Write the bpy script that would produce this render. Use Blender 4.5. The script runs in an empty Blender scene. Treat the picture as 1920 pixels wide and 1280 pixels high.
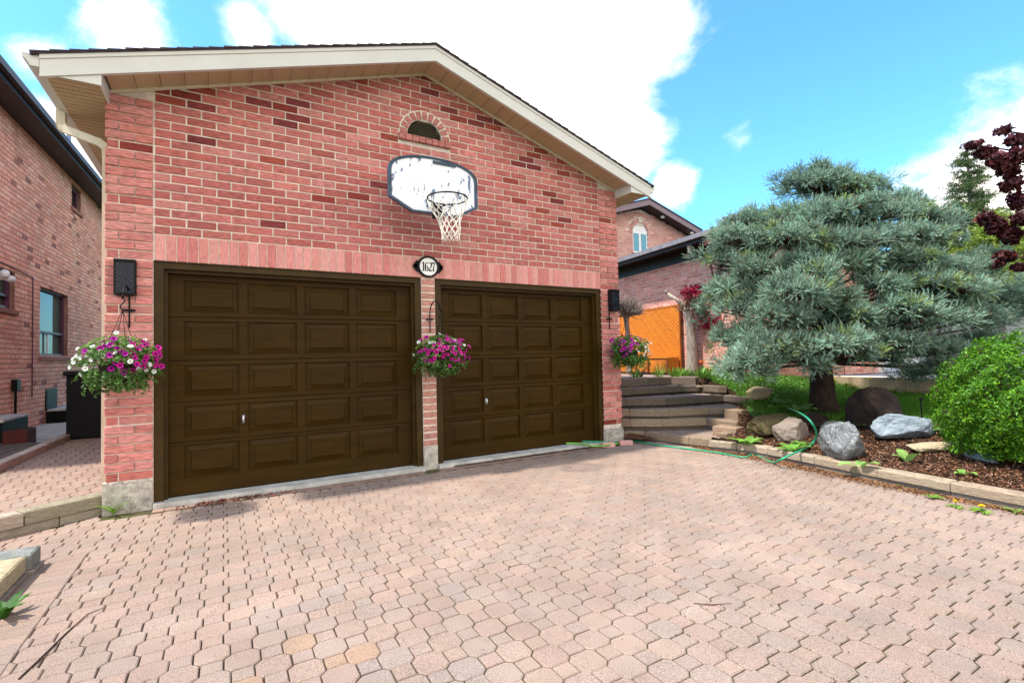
import bpy, bmesh, math, random
import numpy as np
from mathutils import Vector, Matrix, noise
random.seed(7); rng = np.random.default_rng(7)
S = bpy.context.scene; COL = S.collection
R_ = math.radians
# ------------------------------------------------------------------ camera
CP = np.array([0.98122, -6.14927, 1.38776]); YAW, PIT, ROL, FPX = 0.529169, 0.030706, -0.021876, 925.66
_f = np.array([math.sin(YAW)*math.cos(PIT), math.cos(YAW)*math.cos(PIT), math.sin(PIT)])
_r0 = np.array([math.cos(YAW), -math.sin(YAW), 0]); _u0 = np.cross(_r0, _f)
_r = math.cos(ROL)*_r0 + math.sin(ROL)*_u0; _u = -math.sin(ROL)*_r0 + math.cos(ROL)*_u0
def ray(x, y): return _f + (x-960)/FPX*_r - (y-640)/FPX*_u
def onz(z, x, y):
    d = ray(x, y); t = (z-CP[2])/d[2]; return CP+t*d
def ony(v, x, y):
    d = ray(x, y); t = (v-CP[1])/d[1]; return CP+t*d
def dep(t, x, y): return CP+t*ray(x, y)          # point at depth t
cam = bpy.data.cameras.new('camera'); co = bpy.data.objects.new('camera', cam); COL.objects.link(co)
co.matrix_world = Matrix(((_r[0], _u[0], -_f[0], CP[0]), (_r[1], _u[1], -_f[1], CP[1]), (_r[2], _u[2], -_f[2], CP[2]), (0, 0, 0, 1)))
cam.sensor_width = 36; cam.lens = FPX*36/1920; cam.clip_start = .05; cam.clip_end = 3000
S.camera = co
# ------------------------------------------------------------------ materials
def newmat(name):
    m = bpy.data.materials.new(name); m.use_nodes = True; nt = m.node_tree
    b = nt.nodes['Principled BSDF']; return m, nt, b
def N(nt, t, **k):
    n = nt.nodes.new(t)
    for a, v in k.items():
        if a == 'inp':
            for i, x in v.items(): n.inputs[i].default_value = x
        else: setattr(n, a, v)
    return n
def M(name, col=(.5, .5, .5), rough=.7, attr=False, ns=6, na=.25, fs=None, fa=.0, bump=0, bs=(40, 40, 40), bdist=.01, metal=0, spec=.3, scale=(1, 1, 1), trans=0, coat=0, lf=0):
    """colour (or the Col attribute) varied by a broad and a fine noise, with a bump"""
    m, nt, b = newmat(name); L = nt.links.new
    tc = N(nt, 'ShaderNodeTexCoord')
    if attr:
        c = N(nt, 'ShaderNodeAttribute', attribute_name='Col'); cs = c.outputs['Color']
    else:
        c = N(nt, 'ShaderNodeRGB'); c.outputs[0].default_value = (*col, 1); cs = c.outputs[0]
    def mul(cs, scl, amp, sc=(1, 1, 1), det=4):
        mp = N(nt, 'ShaderNodeMapping'); mp.inputs['Scale'].default_value = sc; L(tc.outputs['Object'], mp.inputs[0])
        n = N(nt, 'ShaderNodeTexNoise'); n.inputs['Scale'].default_value = scl; n.inputs['Detail'].default_value = det
        L(mp.outputs[0], n.inputs['Vector'])
        r = N(nt, 'ShaderNodeMapRange'); r.inputs[1].default_value = .3; r.inputs[2].default_value = .7
        r.inputs[3].default_value = 1-amp; r.inputs[4].default_value = 1+amp; L(n.outputs['Fac'], r.inputs[0])
        x = N(nt, 'ShaderNodeVectorMath', operation='SCALE'); L(cs, x.inputs[0]); L(r.outputs[0], x.inputs['Scale'])
        return x.outputs[0]
    if na: cs = mul(cs, ns, na, scale)
    if fs: cs = mul(cs, fs, fa, scale, 2)
    if lf: cs = mul(cs, .9, lf, (1, 1, .6), 6)
    L(cs, b.inputs['Base Color'])
    b.inputs['Roughness'].default_value = rough; b.inputs['Metallic'].default_value = metal
    b.inputs['Specular IOR Level'].default_value = spec
    if coat: b.inputs['Coat Weight'].default_value = coat
    if bump:
        mp = N(nt, 'ShaderNodeMapping'); mp.inputs['Scale'].default_value = bs; L(tc.outputs['Object'], mp.inputs[0])
        n = N(nt, 'ShaderNodeTexNoise'); n.inputs['Scale'].default_value = 1; n.inputs['Detail'].default_value = 5; n.inputs['Roughness'].default_value = .65
        L(mp.outputs[0], n.inputs['Vector'])
        bp = N(nt, 'ShaderNodeBump'); bp.inputs['Strength'].default_value = bump; bp.inputs['Distance'].default_value = bdist
        L(n.outputs['Fac'], bp.inputs['Height']); L(bp.outputs[0], b.inputs['Normal'])
    if trans:
        t = N(nt, 'ShaderNodeBsdfTranslucent'); L(cs, t.inputs['Color'])
        mx = N(nt, 'ShaderNodeMixShader'); mx.inputs[0].default_value = trans
        out = nt.nodes['Material Output']; L(b.outputs[0], mx.inputs[1]); L(t.outputs[0], mx.inputs[2]); L(mx.outputs[0], out.inputs[0])
    return m
m_brick = M('brick', attr=True, rough=.9, ns=25, na=.16, fs=1, fa=.42, scale=(14, 14, 150), bump=1.0, bs=(16, 16, 170), bdist=.012, spec=.15, lf=.13)
# the fine noise above runs in the same stretched space, which gives the wire-cut streaks
m_brickv = M('brick_soldier', attr=True, rough=.9, ns=1, na=.2, fs=1.3, fa=.15, scale=(150, 14, 14), bump=.8, bs=(170, 16, 16), bdist=.01, spec=.15)
m_mortar = M('mortar', (.66, .57, .50), rough=.95, ns=9, na=.22, fs=160, fa=.15, bump=.5, bs=(150, 150, 150), bdist=.004, spec=.1)
m_mortar2 = M('mortar_left_house', (.30, .17, .13), rough=.95, ns=9, na=.22, bump=.4, bs=(150, 150, 150), bdist=.004, spec=.1)
m_pave = M('paver_concrete', attr=True, rough=.93, ns=3.0, na=.10, fs=210, fa=.42, bump=.7, bs=(190, 190, 190), bdist=.003, spec=.2, lf=.09)
m_conc = M('concrete', (.47, .46, .42), rough=.9, ns=5, na=.28, fs=90, fa=.15, bump=.6, bs=(45, 45, 45), bdist=.008, spec=.2)
m_door = M('door_paint', (.036, .0175, .0014), rough=.5, lf=.15, ns=3, na=.18, fs=30, fa=.06, scale=(1, 1, 6), bump=.30, bs=(14, 14, 160), bdist=.003, spec=.10)
m_frame = M('door_frame_paint', (.040, .021, .002), rough=.5, ns=5, na=.25, bump=.3, bs=(120, 120, 9), bdist=.003, spec=.2)
m_white = M('white_aluminium', (.58, .57, .53), rough=.4, ns=2.5, na=.06, spec=.4, bump=.08, bs=(6, 6, 6), bdist=.01)
m_shing = M('roof_shingle', attr=True, rough=.95, ns=14, na=.3, fs=150, fa=.35, bump=.6, bs=(120, 120, 120), bdist=.004, spec=.1)
m_black = M('black_metal', (.006, .006, .007), rough=.45, ns=20, na=.2, spec=.15)
m_blackpl = M('black_plastic', (.004, .004, .005), rough=.6, ns=6, na=.2, spec=.15)
m_steel = M('steel', (.55, .55, .56), rough=.3, metal=.9, na=.05)
m_wood = M('sleeper', attr=True, rough=.85, ns=5, na=.22, fs=1.6, fa=.22, scale=(9, 9, 60), bump=.8, bs=(10, 10, 95), bdist=.012, spec=.15)
m_soil = M('soil', (.060, .034, .020), rough=1, ns=4, na=.45, fs=60, fa=.4, bump=1, bs=(35, 35, 35), bdist=.04, spec=.1)
m_mulch = M('mulch', attr=True, rough=.95, na=.2, spec=.1)
m_leaf = M('leaf', attr=True, rough=.5, ns=8, na=.15, spec=.35, trans=.30)
m_needle = M('needle', attr=True, rough=.6, ns=2.2, na=.22, spec=.25, trans=.10)
m_petal = M('petal', attr=True, rough=.6, na=0, spec=.2, trans=.30)
m_bark = M('bark', attr=True, rough=.95, ns=6, na=.35, scale=(5, 5, 1), bump=1, bs=(45, 45, 9), bdist=.03, spec=.1)
m_grass = M('grass', attr=True, rough=.6, ns=1.2, na=.25, spec=.25, trans=.35)
m_hoseg = M('hose_teal', (.015, .30, .15), rough=.35, ns=12, na=.12, spec=.5)
m_hosel = M('hose_lime', (.18, .50, .04), rough=.35, ns=12, na=.12, spec=.5)
m_dark = M('dark_trim', (.022, .014, .018), rough=.5, na=.2, spec=.35)
m_darkv = M('plum_trim', (.10, .035, .07), rough=.45, na=.2, spec=.35)
m_greyplum = M('mauve_fascia', (.20, .14, .17), rough=.45, na=.12, spec=.35)
m_orange = M('orange_stain', attr=True, rough=.55, ns=6, na=.16, scale=(1, 1, 3), spec=.35)
m_whitep = M('white_plastic', (.78, .79, .80), rough=.4, ns=6, na=.05, spec=.4)
m_asph = M('asphalt', (.13, .135, .16), rough=.95, ns=2, na=.15, fs=90, fa=.35, bump=.6, bs=(90, 90, 90), bdist=.006)
m_ground = M('far_ground', (.07, .10, .03), rough=1, ns=.4, na=.4, fs=8, fa=.3)
m_pot = M('coco_pot', (.05, .035, .022), rough=.95, na=.3, bump=1, bs=(60, 60, 60), bdist=.02)
m_net = M('net_cord', (.74, .70, .62), rough=.9, na=.15)
m_cream = M('cream_metal', (.66, .58, .44), rough=.45, na=.1, spec=.35)
m_wallw = M('white_wall', (.75, .74, .70), rough=.8, na=.1)
m_bluebin = M('blue_bin', (.02, .04, .20), rough=.5, na=.1)
# soffit: tan aluminium with rows of perforations
def soffit_mat(name, ax):
    m, nt, b = newmat(name); L = nt.links.new
    tc = N(nt, 'ShaderNodeTexCoord'); sx = N(nt, 'ShaderNodeSeparateXYZ'); L(tc.outputs['Object'], sx.inputs[0])
    def sn(o, k):
        a = N(nt, 'ShaderNodeMath', operation='MULTIPLY'); L(o, a.inputs[0]); a.inputs[1].default_value = k
        s = N(nt, 'ShaderNodeMath', operation='SINE'); L(a.outputs[0], s.inputs[0]); return s.outputs[0]
    p = N(nt, 'ShaderNodeMath', operation='MULTIPLY'); L(sn(sx.outputs[0], 2*math.pi/.024), p.inputs[0]); L(sn(sx.outputs[1], 2*math.pi/.024), p.inputs[1])
    r = N(nt, 'ShaderNodeMapRange'); r.inputs[1].default_value = .35; r.inputs[2].default_value = .7; r.inputs[3].default_value = 0; r.inputs[4].default_value = 1; L(p.outputs[0], r.inputs[0])
    n = N(nt, 'ShaderNodeTexNoise'); n.inputs['Scale'].default_value = 3; L(tc.outputs['Object'], n.inputs['Vector'])
    c = N(nt, 'ShaderNodeMix', data_type='RGBA'); c.inputs[6].default_value = (.48, .36, .22, 1); c.inputs[7].default_value = (.58, .45, .29, 1); L(n.outputs['Fac'], c.inputs[0])
    d = N(nt, 'ShaderNodeMix', data_type='RGBA'); d.inputs[7].default_value = (.10, .06, .03, 1); L(r.outputs[0], d.inputs[0]); L(c.outputs[2], d.inputs[6])
    L(d.outputs[2], b.inputs['Base Color']); b.inputs['Roughness'].default_value = .5; b.inputs['Specular IOR Level'].default_value = .3
    return m
m_soffit = soffit_mat('soffit_vented', 0)
def glass_mat():
    m, nt, b = newmat('window_glass'); b.inputs['Base Color'].default_value = (.09, .11, .08, 1); b.inputs['Roughness'].default_value = .06
    b.inputs['Specular IOR Level'].default_value = .18; return m
m_glass = glass_mat()
def skyglass():
    m, nt, b = newmat('painted_sky_glass'); b.inputs['Base Color'].default_value = (.06, .30, .42, 1); b.inputs['Roughness'].default_value = .1; return m  # blue base colour paints in the sky's reflection
m_skyglass = skyglass()
def lampglass():
    m, nt, b = newmat('dusty_lamp_glass'); L = nt.links.new
    tc = N(nt, 'ShaderNodeTexCoord'); v = N(nt, 'ShaderNodeTexNoise'); v.inputs['Scale'].default_value = 130; v.inputs['Detail'].default_value = 3; L(tc.outputs['Object'], v.inputs['Vector'])
    r = N(nt, 'ShaderNodeMapRange'); r.inputs[1].default_value = .58; r.inputs[2].default_value = .72; r.inputs[3].default_value = 0; r.inputs[4].default_value = .8; L(v.outputs['Fac'], r.inputs[0])
    c = N(nt, 'ShaderNodeMix', data_type='RGBA'); c.inputs[6].default_value = (.008, .010, .018, 1); c.inputs[7].default_value = (.12, .14, .20, 1); L(r.outputs[0], c.inputs[0])
    L(c.outputs[2], b.inputs['Base Color']); b.inputs['Roughness'].default_value = .2; b.inputs['Specular IOR Level'].default_value = .2; return m
m_lampglass = lampglass()
def board_mat():
    m, nt, b = newmat('worn_backboard'); L = nt.links.new
    tc = N(nt, 'ShaderNodeTexCoord'); mp = N(nt, 'ShaderNodeMapping'); mp.inputs['Scale'].default_value = (13, 1, 5.5); L(tc.outputs['Object'], mp.inputs[0])
    a = N(nt, 'ShaderNodeTexNoise'); a.inputs['Scale'].default_value = 1.4; a.inputs['Detail'].default_value = 6; a.inputs['Roughness'].default_value = .62; L(mp.outputs[0], a.inputs['Vector'])
    r = N(nt, 'ShaderNodeMapRange'); r.inputs[1].default_value = .565; r.inputs[2].default_value = .60; n3 = N(nt, 'ShaderNodeTexNoise'); n3.inputs['Scale'].default_value = 4.2; n3.inputs['Detail'].default_value = 2; L(tc.outputs['Object'], n3.inputs['Vector'])
    r3 = N(nt, 'ShaderNodeMapRange'); r3.inputs[1].default_value = .4; r3.inputs[2].default_value = .62; r3.inputs[3].default_value = -.10; r3.inputs[4].default_value = .045; L(n3.outputs['Fac'], r3.inputs[0])
    ad = N(nt, 'ShaderNodeMath', operation='ADD'); L(a.outputs['Fac'], ad.inputs[0]); L(r3.outputs[0], ad.inputs[1]); L(ad.outputs[0], r.inputs[0])
    n = N(nt, 'ShaderNodeTexNoise'); n.inputs['Scale'].default_value = 5; L(tc.outputs['Object'], n.inputs['Vector'])
    c = N(nt, 'ShaderNodeMix', data_type='RGBA'); c.inputs[6].default_value = (.72, .76, .84, 1); c.inputs[7].default_value = (.86, .88, .92, 1); L(n.outputs['Fac'], c.inputs[0])
    d = N(nt, 'ShaderNodeMix', data_type='RGBA'); d.inputs[7].default_value = (.09, .15, .24, 1); L(r.outputs[0], d.inputs[0]); L(c.outputs[2], d.inputs[6])
    L(d.outputs[2], b.inputs['Base Color']); b.inputs['Roughness'].default_value = .35; return m
m_board = board_mat()
m_boardrim = M('blue_grey_plastic', (.028, .055, .095), rough=.45, ns=10, na=.35, spec=.4)
m_signw = M('sign_white', (.82, .83, .82), rough=.3, na=.02)
def rock_mat(name, c1, c2, vein=None, vs=3):
    m, nt, b = newmat(name); L = nt.links.new
    tc = N(nt, 'ShaderNodeTexCoord'); n = N(nt, 'ShaderNodeTexNoise'); n.inputs['Scale'].default_value = 7; n.inputs['Detail'].default_value = 8; L(tc.outputs['Object'], n.inputs['Vector'])
    c = N(nt, 'ShaderNodeMix', data_type='RGBA'); c.inputs[6].default_value = (*c1, 1); c.inputs[7].default_value = (*c2, 1)
    r = N(nt, 'ShaderNodeMapRange'); r.inputs[1].default_value = .35; r.inputs[2].default_value = .65; L(n.outputs['Fac'], r.inputs[0]); L(r.outputs[0], c.inputs[0]); o = c.outputs[2]
    if vein:
        w = N(nt, 'ShaderNodeTexNoise'); w.inputs['Scale'].default_value = vs; w.inputs['Detail'].default_value = 5; w.inputs['Distortion'].default_value = .6; L(tc.outputs['Object'], w.inputs['Vector'])
        q = N(nt, 'ShaderNodeMath', operation='SUBTRACT'); q.inputs[1].default_value = .5; L(w.outputs['Fac'], q.inputs[0])
        ab = N(nt, 'ShaderNodeMath', operation='ABSOLUTE'); L(q.outputs[0], ab.inputs[0])
        rr = N(nt, 'ShaderNodeMapRange'); rr.inputs[1].default_value = 0; rr.inputs[2].default_value = .014; rr.inputs[3].default_value = .6; rr.inputs[4].default_value = 0; L(ab.outputs[0], rr.inputs[0])
        d = N(nt, 'ShaderNodeMix', data_type='RGBA'); d.inputs[7].default_value = (*vein, 1); L(rr.outputs[0], d.inputs[0]); L(o, d.inputs[6]); o = d.outputs[2]
    L(o, b.inputs['Base Color']); b.inputs['Roughness'].default_value = .85; b.inputs['Specular IOR Level'].default_value = .25
    n2 = N(nt, 'ShaderNodeTexNoise'); n2.inputs['Scale'].default_value = 28; n2.inputs['Detail'].default_value = 8; L(tc.outputs['Object'], n2.inputs['Vector'])
    bp = N(nt, 'ShaderNodeBump'); bp.inputs['Strength'].default_value = .8; bp.inputs['Distance'].default_value = .02; L(n2.outputs['Fac'], bp.inputs['Height']); L(bp.outputs[0], b.inputs['Normal'])
    return m
# ------------------------------------------------------------------ mesh helpers
ROOT = {}
def V3(p): return np.array(p, float)
class MB:
    def __init__(s): s.v = []; s.f = []; s.c = []
    def face(s, pts, col=(1, 1, 1)):
        i = len(s.v); s.v.extend([tuple(p) for p in pts]); s.f.append(tuple(range(i, i+len(pts)))); s.c.append(col)
    def mesh(s, vs, fs, col=(1, 1, 1)):
        i = len(s.v); s.v.extend([tuple(p) for p in vs]); s.f.extend([tuple(i+k for k in f) for f in fs]); s.c.extend([col]*len(fs))
    def box(s, x0, x1, y0, y1, z0, z1, col=(1, 1, 1)):
        vs = [(x0, y0, z0), (x1, y0, z0), (x1, y1, z0), (x0, y1, z0), (x0, y0, z1), (x1, y0, z1), (x1, y1, z1), (x0, y1, z1)]
        s.mesh(vs, [(0, 3, 2, 1), (4, 5, 6, 7), (0, 1, 5, 4), (1, 2, 6, 5), (2, 3, 7, 6), (3, 0, 4, 7)], col)
    def obox(s, O, U, V, W, col=(1, 1, 1), ch=0):
        """box at corner O with edge vectors U,V,W; ch chamfers the four edges of the W end"""
        O, U, V, W = V3(O), V3(U), V3(V), V3(W)
        lu, lv, lw = [np.linalg.norm(a) for a in (U, V, W)]
        base = [O, O+U, O+U+V, O+V]
        if ch:
            u, v, w = U/lu*ch, V/lv*ch, W/lw*ch
            mid = [p+W-w for p in base]; top = [O+u+v+W, O+U-u+v+W, O+U+V-u-v+W, O+V+u-v+W]
            s.mesh(base+mid+top, [(0, 3, 2, 1), (8, 9, 10, 11)]+[(i, (i+1) % 4, 4+(i+1) % 4, 4+i) for i in range(4)]+[(4+i, 4+(i+1) % 4, 8+(i+1) % 4, 8+i) for i in range(4)], col)
        else:
            s.mesh(base+[p+W for p in base], [(0, 3, 2, 1), (4, 5, 6, 7)]+[(i, (i+1) % 4, 4+(i+1) % 4, 4+i) for i in range(4)], col)
    def bar(s, a, b, w, h, col=(1, 1, 1), up=(0, 0, 1), ch=0):
        a, b = V3(a), V3(b); d = b-a; n = np.cross(d, V3(up)); n /= np.linalg.norm(n); k = np.cross(n, d); k /= np.linalg.norm(k)
        s.obox(a-n*w/2-k*h/2, n*w, k*h, d, col, ch)
    def prism(s, poly, z0, z1, col=(1, 1, 1), ch=0):
        n = len(poly); A = [(p[0], p[1], z0) for p in poly]; B = [(p[0], p[1], z1-ch) for p in poly]; fs = [tuple(range(n))[::-1]]
        fs += [(i, (i+1) % n, n+(i+1) % n, n+i) for i in range(n)]
        if ch:
            cx = sum(p[0] for p in poly)/n; cy = sum(p[1] for p in poly)/n; T = []
            for i in range(n):
                p = V3(poly[i]); q0 = V3(poly[i-1]); q1 = V3(poly[(i+1) % n])
                e0 = (q0-p)/np.linalg.norm(q0-p); e1 = (q1-p)/np.linalg.norm(q1-p); d = e0+e1; l = np.linalg.norm(d)
                sn_ = abs(e0[0]*e1[1]-e0[1]*e1[0]); d = d/l*(ch/max(.3, math.sqrt((1-np.dot(e0, e1))/2))) if l > 1e-6 else V3((0, 0))
                T.append((p[0]+d[0], p[1]+d[1], z1))
            s.mesh(A+B+T, fs+[(n+i, n+(i+1) % n, 2*n+(i+1) % n, 2*n+i) for i in range(n)]+[tuple(range(2*n, 3*n))], col)
        else: s.mesh(A+B, fs+[tuple(range(n, 2*n))], col)
    def tube(s, pts, r, n=8, col=(1, 1, 1), closed=False, cap=True):
        P = [V3(p) for p in pts]; m = len(P); rr = r if hasattr(r, '__len__') else [r]*m; rings = []; up = None
        for i in range(m):
            if closed: d = P[(i+1) % m]-P[i-1]
            else: d = P[min(i+1, m-1)]-P[max(i-1, 0)]
            d = d/(np.linalg.norm(d)+1e-9)
            if up is None: up = V3((0, 0, 1)) if abs(d[2]) < .9 else V3((1, 0, 0))
            a = np.cross(d, up); a /= np.linalg.norm(a)+1e-9; b = np.cross(a, d); up = b
            rings.append([P[i]+rr[i]*(math.cos(2*math.pi*k/n)*a+math.sin(2*math.pi*k/n)*b) for k in range(n)])
        vs = [p for q in rings for p in q]; fs = []
        for i in range(m if closed else m-1):
            j = (i+1) % m
            fs += [(i*n+k, i*n+(k+1) % n, j*n+(k+1) % n, j*n+k) for k in range(n)]
        if cap and not closed: fs += [tuple(range(n))[::-1], tuple(range((m-1)*n, m*n))]
        s.mesh(vs, fs, col)
    def build(s, name, mat, parent=None, smooth=False):
        me = bpy.data.meshes.new(name)
        off = ROOT.get(parent.name, V3((0, 0, 0))) if parent else V3((0, 0, 0))
        v = np.array(s.v, float)-off
        me.from_pydata(v.tolist(), [], s.f)
        lt = np.array([len(f) for f in s.f]); c = np.ones((lt.sum(), 4), np.float32); c[:, :3] = np.repeat(np.array(s.c, np.float32), lt, axis=0)
        a = me.color_attributes.new('Col', 'FLOAT_COLOR', 'CORNER'); a.data.foreach_set('color', c.ravel())
        if smooth: me.polygons.foreach_set('use_smooth', [True]*len(s.f))
        me.materials.append(mat); me.update()
        o = bpy.data.objects.new(name, me); COL.objects.link(o)
        if parent: o.parent = parent; ROOT[o.name] = off
        return o
def npmesh(name, V, k, cols, mat, parent=None, off=None):
    """V (n*k,3): n faces of k corners"""
    n = len(V)//k
    if off is None: off = ROOT.get(parent.name, V3((0, 0, 0))) if parent else V3((0, 0, 0))
    me = bpy.data.meshes.new(name); me.vertices.add(n*k); me.vertices.foreach_set('co', (V-off).astype(np.float32).ravel())
    me.loops.add(n*k); me.loops.foreach_set('vertex_index', np.arange(n*k, dtype=np.int32))
    me.polygons.add(n); me.polygons.foreach_set('loop_start', (np.arange(n)*k).astype(np.int32)); me.polygons.foreach_set('loop_total', np.full(n, k, np.int32))
    c = np.ones((n*k, 4), np.float32); c[:, :3] = np.repeat(cols, k, axis=0)
    me.update(calc_edges=True)
    a = me.color_attributes.new('Col', 'FLOAT_COLOR', 'CORNER'); a.data.foreach_set('color', c.ravel())
    me.materials.append(mat)
    o = bpy.data.objects.new(name, me); COL.objects.link(o)
    if parent: o.parent = parent; ROOT[o.name] = off
    return o
def tag(o, label=None, cat=None, group=None, kind=None):
    for k, v in (('label', label), ('category', cat), ('group', group), ('kind', kind)):
        if v: o[k] = v
    return o
def thing(name, loc, label, cat, group=None):
    o = bpy.data.objects.new(name, None); COL.objects.link(o); o.location = tuple(loc); o.empty_display_size = .1
    ROOT[o.name] = V3(loc); return tag(o, label, cat, group)
def copy_tree(o, loc=None):
    def cp(a, par):
        c = a.copy(); COL.objects.link(c)
        if par: c.parent = par
        for ch in a.children: cp(ch, c)
        return c
    r = cp(o, None)
    if loc is not None: r.location = tuple(loc)
    return r
def jit(c, a): 
    k = 1+random.uniform(-a, a); return tuple(max(0, x*k*(1+random.uniform(-a*.25, a*.25))) for x in c)
def inpoly(x, y, P):
    r = False; j = len(P)-1
    for i in range(len(P)):
        xi, yi = P[i][0], P[i][1]; xj, yj = P[j][0], P[j][1]
        if (yi > y) != (yj > y) and x < (xj-xi)*(y-yi)/(yj-yi)+xi: r = not r
        j = i
    return r
# ------------------------------------------------------------------ brickwork
CH, PITCH = .0914, .2735
ZG = 2.443                               # a bed joint of the garage facade: underside of the soldier course
PAL = [(.50, .162, .142), (.54, .19, .168), (.455, .138, .118), (.48, .148, .13), (.55, .225, .20)]
DARK = [(.28, .055, .045), (.34, .075, .055), (.22, .05, .05)]
def bcol(pd=.12, pal=PAL):
    return jit(random.choice(DARK), .15) if random.random() < pd else jit(random.choice(pal), .12)
def wallback(mb, O, U, Nn, L, z0, ztop, ops, T=.2):
    """solid mortar-coloured wall behind the bricks, with real openings; front at the wall plane"""
    O, U, Nn = V3(O), V3(U), V3(Nn)
    us = sorted(set([0, L]+[u for o in ops for u in o[:2]]+([L/2] if ztop(L/2) > max(ztop(0), ztop(L))+.01 else [])))
    for a, b in zip(us[:-1], us[1:]):
        m = (a+b)/2; iv = sorted([(o[2], o[3]) for o in ops if o[0] <= m <= o[1]]); z = z0; seg = []
        for p, q in iv:
            if p > z: seg.append((z, p, p))
            z = max(z, q)
        seg.append((z, ztop(a), ztop(b)))
        for lo, ta, tb in seg:
            P = [O+U*a, O+U*b, O+U*b-Nn*T, O+U*a-Nn*T]; Z = (0, 0, 1)
            vs = [p+V3((0, 0, lo)) for p in P]+[P[0]+V3((0, 0, ta)), P[1]+V3((0, 0, tb)), P[2]+V3((0, 0, tb)), P[3]+V3((0, 0, ta))]
            mb.mesh(vs, [(0, 3, 2, 1), (4, 5, 6, 7), (0, 1, 5, 4), (1, 2, 6, 5), (2, 3, 7, 6), (3, 0, 4, 7)])
def brick(mb, O, U, Nn, a, b, z, h, proud, col, ch=.004, dep=.03, sink=.0):
    O, U, Nn = V3(O), V3(U), V3(Nn)
    p = O+U*a+V3((0, 0, z))-Nn*dep
    mb.obox(p, U*(b-a), V3((0, 0, h)), Nn*(dep+proud), col, ch)
def courses(mb, O, U, Nn, u0, u1, z0, z1, ztop=None, ops=(), zref=ZG, colf=None, proud=.008, ch=.004, skip=None, jitter=1, first=0, clip=None):
    k = math.ceil((z0-zref)/CH-1e-3); z = zref+k*CH
    while z < z1-.02:
        off = (PITCH/2 if k % 2 else 0)+first; u = u0-off-random.random()*0
        while u < u1:
            a, b = max(u+.007, u0), min(u+PITCH-.008, u1); u += PITCH
            if b-a < .03: continue
            if ztop and z > min(ztop(a), ztop(b))+.02: continue
            segs = [(a, b)]
            for o in ops:
                if z+CH*.5 > o[2] and z+CH*.5 < o[3]:
                    ns = []
                    for p, q in segs:
                        if q <= o[0] or p >= o[1]: ns.append((p, q)); continue
                        if p < o[0]-.02: ns.append((p, o[0]))
                        if q > o[1]+.02: ns.append((o[1], q))
                    segs = ns
            if clip: segs = [r_ for s_ in segs for r_ in clip(s_[0], s_[1], z+CH/2)]
            for p, q in segs:
                if skip and skip((p+q)/2, z+CH/2, q-p): continue
                c = colf((p+q)/2, z) if colf else bcol()
                brick(mb, O, U, Nn, p, q, z+.007+random.uniform(-.001, .001)*jitter, CH-.0145, proud+random.uniform(-.0025, .0025)*jitter, c, ch)
        k += 1; z = zref+k*CH
# ------------------------------------------------------------------ the garage
W, RX = 6.62, 3.31
D1 = (.368, 3.218); D2 = (3.406, 6.256); HD = 2.443
GL = 9.0                                  # length of the building
gar = thing('garage', (RX, 0, 0), 'red brick double garage with two dark brown panelled doors and a low gable', 'garage')
zt = lambda x: 5.206-.3375*abs(x-RX)
bm = MB(); vr = .245; vc = (3.30, 4.31)
ops = [(D1[0], D1[1], -1, HD), (D2[0], D2[1], -1, HD)]
wallback(bm, (0, 0, 0), (1, 0, 0), (0, -1, 0), W, -.12, zt, ops+[(vc[0]-vr, vc[0]+vr, vc[1], vc[1]+vr*.55), (vc[0]-vr*.8, vc[0]+vr*.8, vc[1]+vr*.55, vc[1]+vr*.92)], .2)
for x0, x1 in ((0, .2), (W-.2, W)): bm.box(x0, x1, .2, GL, -.12, 4.0)
bm.box(0, W, GL-.2, GL-.003, -.12, 4.0)
mort = bm.build('mortar_wall', m_mortar, gar)
bb = MB()
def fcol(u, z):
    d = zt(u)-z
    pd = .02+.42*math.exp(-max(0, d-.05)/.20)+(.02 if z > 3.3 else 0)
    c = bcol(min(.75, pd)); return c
def vskip(u, z, w):
    dx, dz = u-vc[0], z-vc[1]
    if dz < .0: return abs(dx) < .36+w*.2 and dz > -.085
    return math.hypot(max(0, abs(dx)-w*.22), dz) < .345
def vclip(a, b, z):
    dz = z-vc[1]
    if -.085 < dz < 0: h = .365
    elif 0 <= dz < .352: h = math.sqrt(.352**2-dz*dz)
    else: return [(a, b)]
    lo, hi = vc[0]-h, vc[0]+h; r = []
    if a < lo: r.append((a, min(b, lo)))
    if b > hi: r.append((max(a, hi), b))
    return [s for s in r if s[1]-s[0] > .02]
QW = .372; QR = .368
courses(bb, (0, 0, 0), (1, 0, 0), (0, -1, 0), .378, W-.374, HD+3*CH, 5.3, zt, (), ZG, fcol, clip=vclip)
# corner quoins: five proud courses, one recessed
def quoin(u0, u1, flip):
    k = -24
    while True:
        z = ZG+k*CH; top = zt(u0 if not flip else u1)
        if z+CH > top+.05 or z > 4.12: break
        rec = (k % 6 == 0)
        pr = .006 if rec else .022
        s = .62 if (k % 2) else .28
        if flip: s = 1-s
        m = u0+(u1-u0)*s; col = lambda: jit(random.choice([(.62, .24, .215), (.58, .21, .185), (.66, .28, .25)]), .1) if not rec else bcol(.2)
        e0, e1 = (u0+.012, u1) if (rec and not flip) else ((u0, u1-.012) if rec else (u0, u1))
        brick(bb, (0, 0, 0), (1, 0, 0), (0, -1, 0), e0, m-.005, z+.007, CH-.015, pr, col(), .005)
        brick(bb, (0, 0, 0), (1, 0, 0), (0, -1, 0), m+.005, e1-.003, z+.007, CH-.015, pr, col(), .005)
        k += 1
quoin(-.018, .366, False); quoin(W-.364, W+.018, True)
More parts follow.
